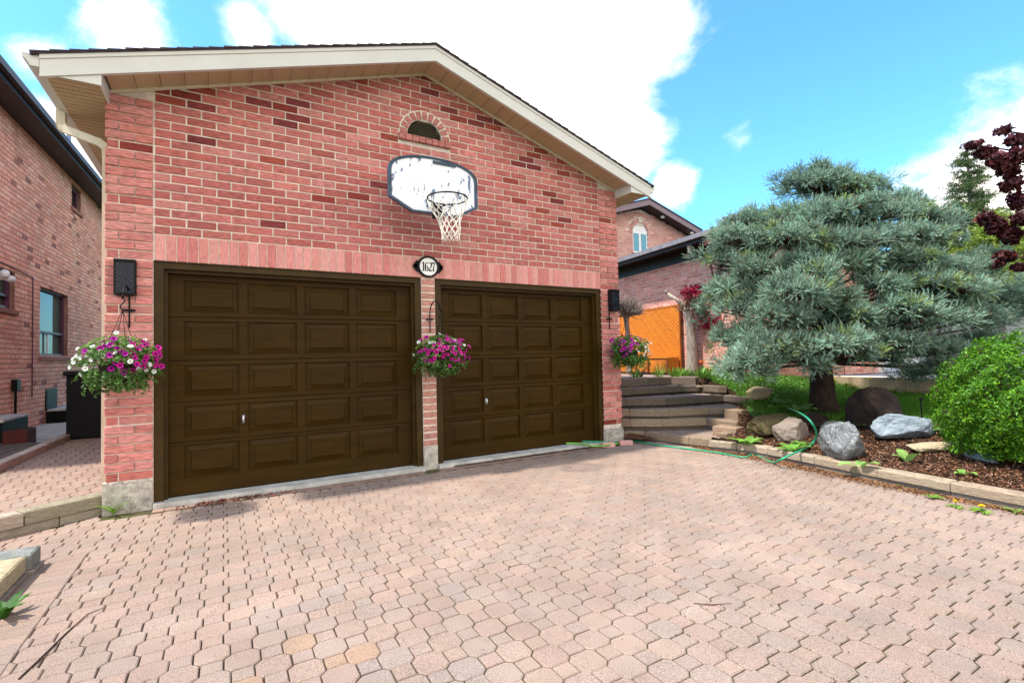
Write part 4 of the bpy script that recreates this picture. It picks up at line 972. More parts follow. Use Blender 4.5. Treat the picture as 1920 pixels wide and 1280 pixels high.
# ------------------------------------------------------------------ terrain of the garden
def sst(a, b, x): t = min(1, max(0, (x-a)/(b-a))); return t*t*(3-2*t)
def tz(x, y):
    d = x-curbx(min(y, -1.22)); base = float(np.interp(d, [0, .4, 1.2, 2, 3, 5.3], [.075, .12, .21, .32, .42, .47]))
    yy = y-.0*(x-9); a = float(np.interp(yy, [-1.9, -1.35, -1.0, -.6, 0, .7, 1.5], [0, .06, .16, .38, .72, .97, 1]))
    f = 1-sst(11.5, 13, x)*.25
    z = base+(.875-base)*a*f+.018*noise.noise((x*1.7, y*1.7, 0))+.008*noise.noise((x*6, y*6, 3))
    return z
RB = [ENDB[0], (7.55, -1.42), ENDB[1], ENDB[2], ENDB[3], ENDB[4], (9.45, .35), (9.8, 1.0)]
STEPREG = [(6.0, 1)]+[(6.6, .1)]+SP[0]+RB[1:]+[(9.95, 9.5), (6.0, 9.5)]
m = MB(); g = .10; xs = np.arange(6.9, 12.65, g); ys = np.arange(-9.4, 9.5, g); idx = {}
for i, x in enumerate(xs):
    for j, y in enumerate(ys):
        cxb_ = curbx(min(y, -1.22))+.08
        X = max(x, cxb_) if y < -1.0 else x
        z = tz(X, y)
        if inpoly(X, y, STEPREG): z = -.2
        if y > -1.25 and X < 7.4 : z = -.2
        idx[i, j] = len(m.v); m.v.append((X, y, z))
for i in range(len(xs)-1):
    for j in range(len(ys)-1):
        q = (idx[i, j], idx[i+1, j], idx[i+1, j+1], idx[i, j+1])
        zs_ = [m.v[a][2] for a in q]
        if max(zs_) < -.1: continue
        m.f.append(q); m.c.append((1, 1, 1))
tag(m.build('garden_bed', m_soil, None, True), kind='structure')
# lawn area: x beyond the bed
LAWN = lambda x, y: x > 8.75+.25*math.sin(y*1.3)+max(0, y+1.2)*.35 and x < 12.5 and -6 < y < .7 and not inpoly(x, y, STEPREG)
P = []
while len(P) < 42000:
    x, y = random.uniform(8.4, 12.45), random.uniform(-5.5, .8)
    if LAWN(x, y): P.append((x, y, tz(x, y)))
P = np.array(P); n = len(P); a = rng.uniform(0, 6.28, n); lean = rng.normal(0, .35, (n, 2)); h = rng.uniform(.05, .11, n)
t = np.column_stack([np.cos(a), np.sin(a), np.zeros(n)])*.0038; tip = P+np.column_stack([lean*h[:, None], h])
V = np.stack([P-t, P+t, tip], 1).reshape(-1, 3); c = np.array([.085, .25, .018])*(1+rng.uniform(-.35, .35, (n, 1)))
tag(npmesh('lawn', V, 3, c, m_grass, None, V3((0, 0, 0))), kind='stuff')
# mulch chips over the bed
def scatter_chips(name, n, area, zf, size, cols, flat=.5, seed=3):
    rs = np.random.default_rng(seed); P = []
    while len(P) < n:
        x, y = area(rs); P.append((x, y, zf(x, y)+rs.uniform(0, .012)))
    P = np.array(P); Nn = np.tile(V3((0, 0, 1)), (n, 1)); V, c = leaves(P, Nn, size, np.array(cols)[rs.integers(0, len(cols), n)], .35, .28, flat, rs)
    return tag(npmesh(name, V, 4, c, m_mulch, None, V3((0, 0, 0))), kind='stuff')
MC = [(.20, .085, .045), (.14, .06, .035), (.26, .13, .075), (.09, .045, .03), (.30, .18, .12)]
def bedarea(rs):
    while True:
        y = rs.uniform(-8, -.4); x = curbx(min(y, -1.22))+.16+rs.uniform(0, 1)**1.3*2.2
        if x < 9.4 and not inpoly(x, y, STEPREG): return x, y
scatter_chips('bark_mulch', 30000, bedarea, lambda x, y: tz(x, y)+.004, .040, MC, .45)
def curblitter(rs):
    y = rs.uniform(-6.5, -.95); d = abs(rs.normal(0, 1))*(.05+.09*math.exp(-((y+2.6)/1.3)**2)); x = curbx(min(y, -1.22))-.01-d
    if y > -1.3: x = 7.2-(y+1.3)*-.55-d*1.4; x = min(x, 7.22+(-1.22-y)*.35)
    return x, y
scatter_chips('needle_litter', 9000, curblitter, lambda x, y: ZD+.004, .030, [(.30, .14, .06), (.22, .10, .05), (.36, .20, .10), (.14, .07, .04)], .35, 5)
def cornerlitter(rs):
    return 6.66+abs(rs.normal(0, .16)), .02-abs(rs.normal(0, .12))-.2*rs.uniform(0, 1)
scatter_chips('bark_litter', 2600, cornerlitter, lambda x, y: ZD+.02+max(0, .09*(1-abs(x-6.8)/.35)), .035, MC, .6, 6)
def doorlitter(rs):
    x = rs.uniform(3.6, 6.4); return x, -.095-abs(rs.normal(0, .02))*(.3+(x-3.4)/2)
scatter_chips('grit_strip', 2600, doorlitter, lambda x, y: ZD+.004, .022, [(.14, .08, .05), (.09, .06, .04), (.2, .14, .08)], .5, 8)
def steplitter(rs):
    a = np.array(SP[2][-1]) if rs.random() < .5 else np.array(SP[1][-1]); return a[0]-.05+rs.normal(0, .13)-.12, a[1]+.10+rs.normal(0, .09)
# moss and weeds in the joints
P = []
while len(P) < 5200:
    i, j = random.randint(-2, 60), random.randint(-62, 0); x, y = .083+PW/2+i*PP/2, -1.2+j*PP/2
    if noise.noise((x*.45, y*.45, 1.3))+.5*math.exp(-((x-4.0)/1.6)**2-((y+3.6)/1.6)**2) < .28: continue
    o = (i+j) % 2 == 0; a = random.choice((0, 1, 2, 3))*math.pi/2; s_ = random.uniform(-.048, .048); h = PW/2
    X = x+h*math.cos(a)-s_*math.sin(a); Y = y+h*math.sin(a)+s_*math.cos(a)
    if o and in_drive(X, Y): P.append((X+random.gauss(0, .0015), Y+random.gauss(0, .0015), ZD+random.uniform(-.006, .001)))
P = np.array(P); V, c = leaves(P, np.tile(V3((0, 0, 1)), (len(P), 1)), .011, (.10, .12, .022), .4, .6, .5)
tag(npmesh('joint_moss', V, 4, c, m_grass, None, V3((0, 0, 0))), kind='stuff')
# ------------------------------------------------------------------ boulders
def boulder(px, z, size, rot, label, mat, seed, flat=0, facet=.22, name='boulder', sub=5):
    c = onz(z, *px) if len(px) == 2 else V3(px); x, y = c[0], c[1]
    z0 = tz(x, y)-.05*size[2]; t = None
    bmh = bmesh.new(); bmesh.ops.create_icosphere(bmh, subdivisions=sub, radius=1)
    rs = random.Random(seed); pl = [(Vector((rs.gauss(0, 1), rs.gauss(0, 1), rs.gauss(0, .8))).normalized(), rs.uniform(.62, .92)) for _ in range(int(9*facet/.22))]
    for v in bmh.verts:
        p = v.co.copy()
        for nn_, dd in pl:
            e = p.dot(nn_)-dd
            if e > 0: p -= nn_*e*.92
        p *= 1+.13*noise.noise(p*1.6+Vector((seed, 0, 0)))+.06*noise.noise(p*4.3+Vector((0, seed, 0)))+.03*noise.noise(p*10)+.014*noise.noise(p*24)
        if p.z < -.45: p.z = -.45
        v.co = Vector((p.x*size[0], p.y*size[1], (p.z+.45)*size[2]/1.3))
    me = bpy.data.meshes.new(name); bmh.to_mesh(me); bmh.free(); me.materials.append(mat); me.polygons.foreach_set('use_smooth', [facet < .3]*len(me.polygons))
    o = bpy.data.objects.new(name, me); COL.objects.link(o); o.location = (x, y, z0); o.rotation_euler = (0, 0, rot)
    return tag(o, label, 'boulder', 'boulders in the garden bed')
r_pink = rock_mat('rock_pink_granite', (.27, .215, .17), (.19, .15, .125)); r_grey = rock_mat('rock_grey_veined', (.10, .105, .11), (.19, .195, .20), (.50, .50, .48), 6)
r_blue = rock_mat('rock_pale_blue', (.17, .205, .235), (.27, .31, .34), (.42, .46, .49), 4.5); r_moss = rock_mat('rock_mossy', (.075, .065, .022), (.16, .12, .06)); r_shaded = rock_mat('rock_shaded', (.018, .012, .010), (.04, .022, .016)); r_tan = rock_mat('rock_tan', (.48, .38, .24), (.36, .28, .18))  # the near-black rock carries the spruce's shade in its colour
boulder((1484, 812), .22, (.31, .23, .27), .2, 'rounded pinkish boulder behind the hosta, leftmost of the front row', r_pink, 3, facet=.1)
boulder((1578, 840), .20, (.30, .25, .40), .7, 'tall grey boulder with white veins, nearest the curb', r_grey, 14, facet=.3)
boulder((1693, 815), .26, (.46, .28, .28), -.15, 'wide pale blue-grey boulder to the right of the white-veined one', r_blue, 8, facet=.3)
boulder((1752, 843), .20, (.34, .15, .10), -.5, 'flat tan slab of rock at the foot of the pale blue-grey boulder', r_tan, 21, facet=.35)
boulder((1448, 788), .34, (.56, .26, .24), .1, 'mossy olive boulder behind the rounded pinkish one', r_moss, 5, facet=.15)
boulder((1425, 752), .48, (.36, .24, .20), .3, 'small mossy brown stone at the edge of the lawn beside the steps', rock_mat('rock_mossy_b', (.20, .17, .10), (.28, .22, .12)), 6, facet=.15)
boulder((1562, 806), .26, (.46, .16, .17), .5, 'low grey striped rock between the pinkish and the white-veined boulder', rock_mat('rock_stripe', (.16, .15, .12), (.34, .31, .26)), 9, facet=.25)
boulder((1637, 784), .40, (.41, .34, .52), .1, 'large dark rounded boulder in the shade right of the spruce trunk', r_shaded, 12, facet=.12)
boulder((1524, 786), .34, (.30, .2, .20), .9, 'dark rock at the foot of the spruce trunk', r_shaded, 17, facet=.2)
boulder((1838, 866), .16, (.20, .10, .08), .9, 'small pale flat stone under the round hedge', r_blue, 33, facet=.3)
# ------------------------------------------------------------------ small plants
def blade(mb, p, a, L, w, bend, col, seg=5, fold=.25):
    """broad arching leaf from p in direction a"""
    d = V3((math.cos(a), math.sin(a), 0)); s = V3((-math.sin(a), math.cos(a), 0)); R = []
    for i in range(seg+1):
        t = i/seg; th = bend[0]+(bend[1]-bend[0])*t; 
        if i == 0: c = V3(p)
        else: c = c+(d*math.cos(th)+V3((0, 0, 1))*math.sin(th))*L/seg
        ww = w*math.sin(math.pi*min(1, .12+t*.88))**.8*.5; up = V3((0, 0, 1))*ww*fold
        R.append((c-s*ww+up, c, c+s*ww+up))
    for A, B in zip(R[:-1], R[1:]):
        k = jit(col, .12)
        mb.face([A[0], A[1], B[1], B[0]], k); mb.face([A[1], A[2], B[2], B[1]], k)
def hosta(x, y, z, n, L, w, col, label, up=(1.1, -.2), name='hosta', cat='plant', grp='leafy plants in the garden bed', a0=0, a1=6.28):
    t = thing(name, (x, y, z), label, cat, grp); m = MB()
    for i in range(n):
        a = a0+(a1-a0)*(i+random.random()*.5)/n; f = random.uniform(.7, 1.15)
        blade(m, (x+.02*math.cos(a), y+.02*math.sin(a), z), a, L*f, w*f, (up[0]+random.uniform(-.2, .2), up[1]+random.uniform(-.2, .2)), jit(col, .2))
    m.build('leaf', m_leaf, t); return t
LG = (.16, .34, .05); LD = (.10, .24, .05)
def hp(px, z, *a, **k): q = onz(z, *px); hosta(q[0], q[1], tz(q[0], q[1]), *a, **k)
hp((1402, 826), .14, 8, .26, .11, LG, 'broad-leaved green plant at the right end of the lowest step', up=(.7, -.1))
hp((1485, 838), .14, 7, .25, .10, LG, 'broad-leaved plant in front of the rounded pinkish boulder', up=(.7, -.1))
hp((1414, 792), .22, 6, .24, .08, LD, 'young hosta by the mossy olive boulder', up=(1.2, .2))
hp((1504, 833), .14, 5, .16, .06, LG, 'small green sprout between the pinkish and the white-veined boulder')
hp((1612, 872), .10, 3, .20, .12, (.24, .42, .10), 'pale green leaves beside the curb below the white-veined boulder', up=(.9, -.3))
hp((1700, 868), .11, 3, .20, .11, (.24, .42, .10), 'pale green leaves in the mulch below the pale blue-grey boulder', up=(1.3, .1))
hp((1806, 892), .10, 3, .12, .07, (.22, .42, .08), 'single green sprout in the mulch left of the round hedge')
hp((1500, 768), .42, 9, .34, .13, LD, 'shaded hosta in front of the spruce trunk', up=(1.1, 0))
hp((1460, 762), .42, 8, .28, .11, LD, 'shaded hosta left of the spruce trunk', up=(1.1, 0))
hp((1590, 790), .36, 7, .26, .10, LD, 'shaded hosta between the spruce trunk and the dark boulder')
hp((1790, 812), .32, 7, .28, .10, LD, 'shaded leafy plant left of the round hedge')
hp((1432, 735), .55, 7, .24, .08, LG, 'green leafy plant above the mossy stone')
# strappy plants along the top of the steps
def strap(x, y, z, n, L, w, col, label, name='strappy_plant'):
    t = thing(name, (x, y, z), label, 'plant', 'plants along the top of the steps'); m = MB()
    for i in range(n):
        a = random.uniform(0, 6.28); r = random.uniform(0, .10); blade(m, (x+r*math.cos(a), y+r*math.sin(a), z-.02), a, L*random.uniform(.6, 1.1), w, (random.uniform(1.1, 1.5), random.uniform(.3, 1.2)), jit(col, .25), 4, .15)
    m.build('leaf', m_leaf, t)
GS = (.17, .34, .045)
ZT = SH[5]-.01
for k, (x, y, n, L, lab) in enumerate([(8.55, 1.62, 26, .30, 'grassy clump on the terrace by the right flower basket'), (9.12, 1.5, 30, .32, 'grassy clump behind the top step, left of the pale pollarded trunk'),
      (9.35, 1.25, 26, .26, 'bright clump at the right end of the top step'), (9.75, 1.35, 30, .28, 'bright leafy clump between the top step and the pollarded trunk'), (9.6, .75, 30, .26, 'leafy clump on the slope above the fourth step end'),
      (9.9, .5, 30, .28, 'leafy clump on the slope right of the top step, next to the spruce'), (10.15, 1.0, 28, .30, 'strappy clump in front of the tulips'), (9.75, .05, 26, .24, 'low clump on the slope right of the fifth step'), (9.55, -.35, 24, .22, 'low clump on the slope right of the fourth step'), (10.3, -.1, 26, .26, 'tall clump under the left edge of the spruce'), (9.35, -.75, 20, .18, 'low clump beside the small mossy brown stone'), (10.7, .9, 26, .28, 'clump behind the spruce, right of the tulips')]):
    z = ZT if (x < 9.6 and y > .95) else tz(x, y); strap(x, y, z, n+14, L, .03 if k > 1 else .014, jit(GS, .15), lab)
# groundcover on the slope
P = []
while len(P) < 9000:
    x, y = random.uniform(8.9, 11.6), random.uniform(-1.1, 1.6)
    if not inpoly(x, y, STEPREG) and tz(x, y) > .3: P.append((x, y, tz(x, y)+random.uniform(.0, .07)))
P = np.array(P); V, c = leaves(P, np.tile(V3((0, 0, 1)), (len(P), 1)), .05, (.12, .26, .04), .4, .4, .6)
tag(npmesh('ground_cover', V, 4, c, m_leaf, None, V3((0, 0, 0))), kind='stuff')
# dry purple perennial on the terrace
x, y = 8.85, 1.75; t = thing('dry_shrub', (x, y, ZT), 'small dark twiggy plant between the two grassy clumps on the terrace', 'plant'); m = MB()
for i in range(40):
    a = random.uniform(0, 6.28); l = random.uniform(.1, .26); e = (x+l*math.cos(a), y+l*math.sin(a), ZT+random.uniform(.04, .25)); m.tube([(x, y, ZT), ((x+e[0])/2, (y+e[1])/2, e[2]*.6+ZT*.4+.05), e], .004, 4)
m.build('twig', M('dark_twig', (.07, .03, .035), rough=.9), t)
# tulips
for k, (px, col, lab) in enumerate((((1336, 672), (.60, .01, .012), 'red tulip, tallest, in front of the white planter'), ((1347, 678), (.62, .06, .015), 'red-orange tulip nearest the spruce branches'), ((1315, 679), (.70, .16, .05), 'orange tulip by the pale pollarded trunk'))):
    q = dep(11.3, *px); zb = tz(q[0], q[1]); t = thing('tulip', (q[0], q[1], zb), lab, 'tulip', 'tulips behind the steps')
    m = MB(); m.tube([(q[0], q[1], zb), (q[0]+.01, q[1], q[2]-.04)], .006, 5, LD); 
    for i in range(3): blade(m, (q[0], q[1], zb), i*2.1+k, .26, .05, (1.5, .9), LD)
    m.build('stem', m_leaf, t); m = MB(); pr = [(.012, -.045), (.038, -.025), (.042, .01), (.030, .045)]; n = 8
    vs = [(q[0]+r*math.cos(i*6.283/n)*(1+.12*(i % 2)), q[1]+r*math.sin(i*6.283/n)*(1+.12*(i % 2)), q[2]+z_+(.012*(i % 2) if j == 3 else 0)) for j, (r, z_) in enumerate(pr) for i in range(n)]
    m.mesh(vs, [(j*n+i, j*n+(i+1) % n, (j+1)*n+(i+1) % n, (j+1)*n+i) for j in range(3) for i in range(n)]+[tuple(range(n))[::-1]], col); m.build('bloom', m_petal, t, True)
q = dep(12.6, 1333, 668); t = thing('planter', (q[0], q[1], .86), 'white rounded planter behind the tulips against the brick wall', 'planter'); m = MB()
pr = [(.16, 0), (.24, .06), (.27, .22), (.26, .36), (.28, .40), (.25, .40), (.22, .33)]; n = 18
m.mesh([(q[0]+r*math.cos(i*6.283/n), q[1]+r*math.sin(i*6.283/n)*1.3, .86+z_) for r, z_ in pr for i in range(n)], [(j*n+i, j*n+(i+1) % n, (j+1)*n+(i+1) % n, (j+1)*n+i) for j in range(6) for i in range(n)]+[tuple(range(6*n, 7*n))]); m.build('pot', m_whitep, t, True)
# weeds along the curb, dandelions
def rosette(x, y, z, n, L, col, t, name='leaf'):
    m = MB()
    for i in range(n): blade(m, (x, y, z), random.uniform(0, 6.28), L*random.uniform(.6, 1.1), .022, (.6, -.2), jit(col, .25), 3)
    return m.build(name, m_leaf, t)
for k, (px, lab) in enumerate((((1792, 942), 'yellow dandelion by the curb, left of the pair'), ((1841, 951), 'yellow dandelion by the curb with the fuller flower, right of the pair'))):
    q = onz(ZD, px[0], px[1]+8); t = thing('dandelion', (q[0], q[1], ZD), lab, 'dandelion', 'dandelions at the curb'); rosette(q[0], q[1], ZD, 14+k*8, .10+.03*k, (.22, .36, .05), t)
    m = MB(); h = .045; m.tube([(q[0], q[1], ZD), (q[0], q[1], ZD+h)], .003, 5, LD); m.build('stem', m_leaf, t)
    m = MB(); r = .022+.008*k
    for j in range(3):
        for i in range(14): a = i*6.283/14+j*.2; c_, s_ = math.cos(a), math.sin(a); rr = r*(1-.28*j); m.face([(q[0], q[1], ZD+h+.004*j), (q[0]+c_*rr*.7-s_*.004, q[1]+s_*rr*.7+c_*.004, ZD+h+.006+.006*j), (q[0]+c_*rr, q[1]+s_*rr, ZD+h+.006+.007*j), (q[0]+c_*rr*.7+s_*.004, q[1]+s_*rr*.7-c_*.004, ZD+h+.006+.006*j)], (.85, .62, .01))
    m.build('bloom', m_petal, t)
for k, (px, n, L, lab) in enumerate((((1752, 934), 16, .10, 'bright weed at the foot of the curb, left of the dandelions'), ((1695, 912), 8, .07, 'small weed at the foot of the curb below the pale leaves'), ((1908, 962), 12, .12, 'weed at the foot of the curb at the right edge'), ((1462, 862), 5, .05, 'tiny weed under the green hose at the curb'), ((717, 886), 7, .05, 'small weed sprouting at the threshold of the left garage door'), ((914, 860), 6, .09, 'thin weed growing at the threshold of the right garage door'), ((1145, 822), 10, .06, 'fuzzy weed at the foot of the right pier'), ((217, 925), 14, .20, 'tall weed growing at the foot of the left pier'), ((8, 1160), 12, .17, 'broad green weed at the foot of the raised bed corner'))):
    q = onz(ZD, *px); t = thing('weed', (q[0], q[1], ZD), lab, 'weed', 'weeds in the paving joints')
    if k == 7: q = V3((.06, -.06, ZD))
    m = MB()
    for i in range(n): blade(m, (q[0], q[1], ZD), random.uniform(0, 6.28), L*random.uniform(.6, 1.2), .02 if k < 8 else .045, (1.3 if k in (5, 7, 8) else .7, .2 if k in (5, 7, 8) else -.1), jit((.20, .36, .05) if k != 8 else (.05, .16, .02), .25), 4)
    m.build('leaf', m_leaf, t)
# dry leaves by the left door
def leaflitter(rs): a = rs.choice([.62, .8, .95, 1.12, 1.25, 1.45, 1.62], p=[.08, .25, .2, .2, .12, .08, .07]); return a+rs.normal(0, .05), -.14-abs(rs.normal(0, .05))
tag(scatter_chips('dry_leaves', 170, leaflitter, lambda x, y: ZD+.008, .05, [(.22, .05, .03), (.16, .06, .04), (.12, .07, .05)], .7, 9), kind='stuff')
def specks(rs): return rs.uniform(.2, 6.8), rs.uniform(-5, -.3)
scatter_chips('ground_debris', 420, specks, lambda x, y: ZD+.003, .017, [(.05, .03, .02), (.10, .06, .04), (.16, .11, .06)], .5, 12)
# thin twig lying on the drive
tw = MB(); pts = [onz(ZD+.006, *p) for p in ((35, 1272), (80, 1230), (120, 1190), (165, 1150), (195, 1138))]; tw.tube(pts, [.004, .005, .004, .003, .0015], 5, (.06, .035, .025)); t = tw.build('twig', m_bark); tag(t, 'long thin dry twig lying on the pavers at the lower left', 'twig')
tw = MB(); pts = [onz(ZD+.006, *p) for p in ((1300, 1130), (1335, 1133), (1372, 1130))]; tw.tube(pts, [.002, .003, .001], 5, (.10, .05, .03)); t = tw.build('twig', m_bark); tag(t, 'short red-brown twig on the pavers in the right foreground', 'twig')
# hose and bricks
hz = ZD+.014
def hose(pts, r=.011): 
    C = []
    P = [V3(p) for p in pts]; P = [P[0]*2-P[1]]+P+[P[-1]*2-P[-2]]
    for i in range(1, len(P)-2):
        for k in range(8):
            u = k/8; a, b, c, d = P[i-1], P[i], P[i+1], P[i+2]; C.append(.5*((2*b)+(c-a)*u+(2*a-5*b+4*c-d)*u*u+(3*b-a-3*c+d)*u**3))
    C.append(P[-2]); return C
t = thing('garden_hose', (6.2, -.1, ZD), 'green garden hose running from the right garage door along the curb into the rocks', 'hose')
m = MB(); zc = .115
pts = [onz(.012, 1050, 829), onz(.012, 1085, 827), onz(.014, 1125, 828), (6.52, -.10, hz), (6.75, -.12, hz-.0), onz(hz, 1240, 835), onz(hz, 1290, 841), onz(hz, 1350, 849), onz(hz, 1395, 857), (7.28, -1.9, hz), onz(hz, 1448, 866), onz(.06, 1462, 862), onz(zc+.01, 1485, 851), onz(zc+.02, 1508, 841), onz(.16, 1524, 830), onz(.30, 1531, 812), onz(.46, 1520, 790), onz(.52, 1505, 777), onz(.50, 1488, 769), onz(.44, 1478, 766)]
m.tube(hose(pts), .0125, 8); m.build('hose', m_hoseg, t, True)
m = MB(); pts = [onz(.03, 1110, 831), onz(.014, 1070, 832), onz(.012, 1050, 830), onz(.03, 1072, 829), onz(.05, 1122, 836)]; pts = [onz(.012, 1048, 831), onz(.02, 1085, 831), onz(.014, 1118, 836), (6.45, -.16, hz)]
m.tube(hose(pts), .0125, 8); m.build('end_section', m_hosel, t, True)
for k, (px, lab, a) in enumerate((((1143, 838), 'loose pink paving brick at the foot of the right pier, left of two', .12), ((1176, 834), 'loose pink paving brick beside the lowest step, right of two', .02))):
    q = onz(ZD, *px); o = MB(); c_, s_ = math.cos(a-.45), math.sin(a-.45); o.obox((q[0]-.11*c_, q[1]-.11*s_, ZD), (.205*c_, .205*s_, 0), (-.10*s_, .10*c_, 0), (0, 0, .065), (.62, .33, .29), .005); tag(o.build('loose_brick', m_pave), lab, 'brick', 'loose bricks by the steps')
# irrigation pipe and stakes
m = MB(); pts = [onz(.20, 1640, 800), onz(.17, 1690, 832), onz(.14, 1735, 848), onz(.13, 1790, 854), onz(.13, 1835, 852)]; m.tube([(p[0], p[1], tz(p[0], p[1])+.02) for p in hose(pts)], .008, 6); tag(m.build('drip_pipe', m_blackpl), 'thin black drip pipe lying in the mulch by the tan slab', 'pipe')
for k, (px, h, z, lab) in enumerate((((1729, 795), .45, .40, 'thin dark garden stake between the dark boulder and the round hedge'), ((1586, 728), .42, .46, 'thin dark stake on the lawn right of the spruce trunk'))):
    q = onz(z, *px); m = MB(); zb = tz(q[0], q[1]); m.tube([(q[0], q[1], zb-.02), (q[0]-.01-.05*k, q[1], zb+h)], .009, 6); m.obox((q[0]-.03, q[1]-.02, zb+h-.03), (.06, 0, 0), (0, .03, 0), (0, 0, .03)); tag(m.build('garden_stake', m_black), lab, 'stake', 'garden stakes')
# lily border along the far wall
P = []
for k in range(16):
    y = -3.2+k*.21+random.uniform(-.05, .05); x = 12.28; strap_n = 12
    t = thing('border_plant', (x, y, .47), 'yellow-green leafy plant at the foot of the neighbour driveway wall', 'plant', 'plants along the neighbour driveway wall'); m = MB()
    for i in range(12): blade(m, (x, y, tz(x, y)), random.uniform(0, 6.28), random.uniform(.12, .26), .03, (1.3, .2), jit((.26, .36, .05), .3), 4)
    if k % 3 == 1: m.tube([(x, y, .47), (x, y, .77)], .005, 4, LD); [m.face([(x, y, .77), (x+.05*math.cos(a), y+.05*math.sin(a), .80), (x+.05*math.cos(a+.6), y+.05*math.sin(a+.6), .80)], (.75, .55, .05)) for a in np.arange(0, 6.2, .7)]
    m.build('leaf', m_leaf, t)
# ------------------------------------------------------------------ neighbour driveway and its retaining wall
m = MB(); m.box(12.45, 12.68, -9, 1.2, .1, .80, (1, 1, 1)); t = m.build('retaining_wall', M('tan_wall', (.42, .31, .20), rough=.9, ns=3, na=.3, bump=.8, bs=(20, 20, 60), bdist=.02)); tag(t, 'low tan retaining wall between the lawn and the neighbour driveway', 'retaining wall')
m = MB(); m.box(12.683, 13.0, -9, 1.2, -.1, .80, (1, 1, 1)); tag(m.build('pavement', M('pale_kerb', (.70, .69, .65), rough=.9)), kind='structure')
m = MB(); m.box(13.004, 26, -9, 4.5, -.1, .79, (1, 1, 1)); tag(m.build('neighbour_driveway', m_asph), kind='structure')
m = MB(); m.box(9.9, 11.4, -1.25, 9.6, -.1, .40); 
# ------------------------------------------------------------------ low neighbouring building with the orange lattice
BA = R_(7.5); bdv = V3((math.sin(BA), math.cos(BA), 0)); bn = V3((-math.cos(BA), math.sin(BA), 0))
BO = V3((11.7, 4.96, 0))-bdv*4.6; BL = 13.0; ZE = 4.10
lb = thing('low_house_wing', (12, 3, 0), 'single-storey brick wing with a dark overhanging eave behind the orange lattice', 'house')
m = MB(); wallback(m, BO, bdv, bn, BL, .0, lambda u: ZE, [], .22); m.obox(BO-bn*.221, bdv*.2, -bn*4, (0, 0, ZE)); m.build('mortar_wall', m_mortar, lb)
RP = [(.74, .30, .22), (.78, .36, .27), (.66, .26, .19), (.80, .39, .30)]
m = MB(); courses(m, BO, bdv, bn, 0, BL, .6, ZE, None, [], 0, lambda u, z: jit(random.choice(RP), .14), ch=.004, proud=.006)
courses(m, BO, -bn, -bdv, 0, 4, .6, ZE, None, [], 0, lambda u, z: jit(random.choice(RP), .14), ch=0, proud=.006); m.build('wall', m_brick, lb)
m = MB(); m.obox(BO+bn*.009+bdv*-.02+V3((0, 0, ZE-.34)), bdv*(BL+.1), bn*.02, (0, 0, .315)); m.build('frieze_shade_strip', m_dark, lb)  # dark strip added to deepen the shade under the eave
m = MB(); ov = .55; m.obox(BO+bdv*-.5+V3((0, 0, ZE-.02)), bdv*(BL+.5), bn*(ov), (0, 0, .03)); m.obox(BO+bdv*-.5+bn*ov+V3((0, 0, ZE-.10)), bdv*(BL+.5), bn*.03, (0, 0, .20))
m.obox(BO+bdv*-.5+V3((0, 0, ZE+.011)), bdv*.03, bn*ov*.99-bn*0, (0, 0, .1)); m.build('eave', m_dark, lb)
m = MB(); m.obox(BO+bdv*-.5+bn*(ov+.031)+V3((0, 0, ZE-.02)), bdv*(BL+.5), bn*.10, (0, 0, .012)); m.obox(BO+bdv*-.5+bn*(ov+.12)+V3((0, 0, ZE-.02)), bdv*(BL+.5), bn*.012, (0, 0, .10)); m.build('gutter', M('grey_gutter', (.22, .19, .20), rough=.4), lb)
m = MB(); nb = 9; sl = V3(-bn)*.155+V3((0, 0, .030))
for i in range(nb):
    y = -.5
    while y < BL:
        m.obox(BO+bn*(ov+.05)+bdv*y+V3((0, 0, ZE+.10))+sl*i, bdv*min(.295, BL-y), sl*1.05, (0, 0, .014), jit((.17, .16, .12), .25)); y += .3
m.obox(BO+bn*(ov+.05)+bdv*-.5+V3((0, 0, ZE+.04)), bdv*(BL+.5), sl*nb, (0, 0, .055), (.1, .09, .08))
m.obox(BO+bn*(ov+.05)+bdv*-.5+V3((0, 0, ZE+.08))+sl*nb, bdv*(BL+.5), -bn*2.0-V3((0, 0, .9)), (0, 0, .03), (.09, .07, .10))
m.build('roof', m_shing, lb)
m = MB(); q = BO+bdv*1.55; m.bar(q+bn*(ov-.05)+V3((0, 0, ZE-.03)), q+bn*(ov-.09)+V3((0, 0, ZE-.28)), .07, .06, up=tuple(bdv)); m.build('downspout', m_cream, lb)
# roof of the lower lean-to at left
# lattice screen
def lat(u, z, o=0): return BO+bdv*u+bn*o+V3((0, 0, z))
u0, u1, z0, z1 = 2.35, 5.0, .90, 2.66
lt = thing('lattice_screen', lat((u0+u1)/2, z0, .12), 'orange stained diagonal lattice screen against the brick wing', 'lattice screen')
m = MB(); sp = .115
def clipd(c, sgn):
    """diagonal line u = c + sgn*(z-z0) clipped to the rectangle"""
    a, b = z0+.03, z1-.03
    za = max(a, z0+((u0+.03-c) if sgn > 0 else -(u1-.03-c))); zb = min(b, z0+((u1-.03-c) if sgn > 0 else -(u0+.03-c)))
    return (za, zb) if zb-za > .04 else None
for sgn, o, cc in ((1, .135, (.70, .20, .010)), (-1, .118, (.52, .15, .010))):
    c = u0-2.2 if sgn > 0 else u0
    while c < u1+2.2:
        r = clipd(c, sgn)
        if r: m.bar(lat(c+sgn*(r[0]-z0), r[0], o), lat(c+sgn*(r[1]-z0), r[1], o), .010, .060 if sgn > 0 else .04, jit(cc, .1), up=tuple(bn) if 0 else tuple(np.cross(bdv*sgn+V3((0, 0, 1)), bn)))
        c += sp
m.build('lattice', m_orange, lt)
m = MB()
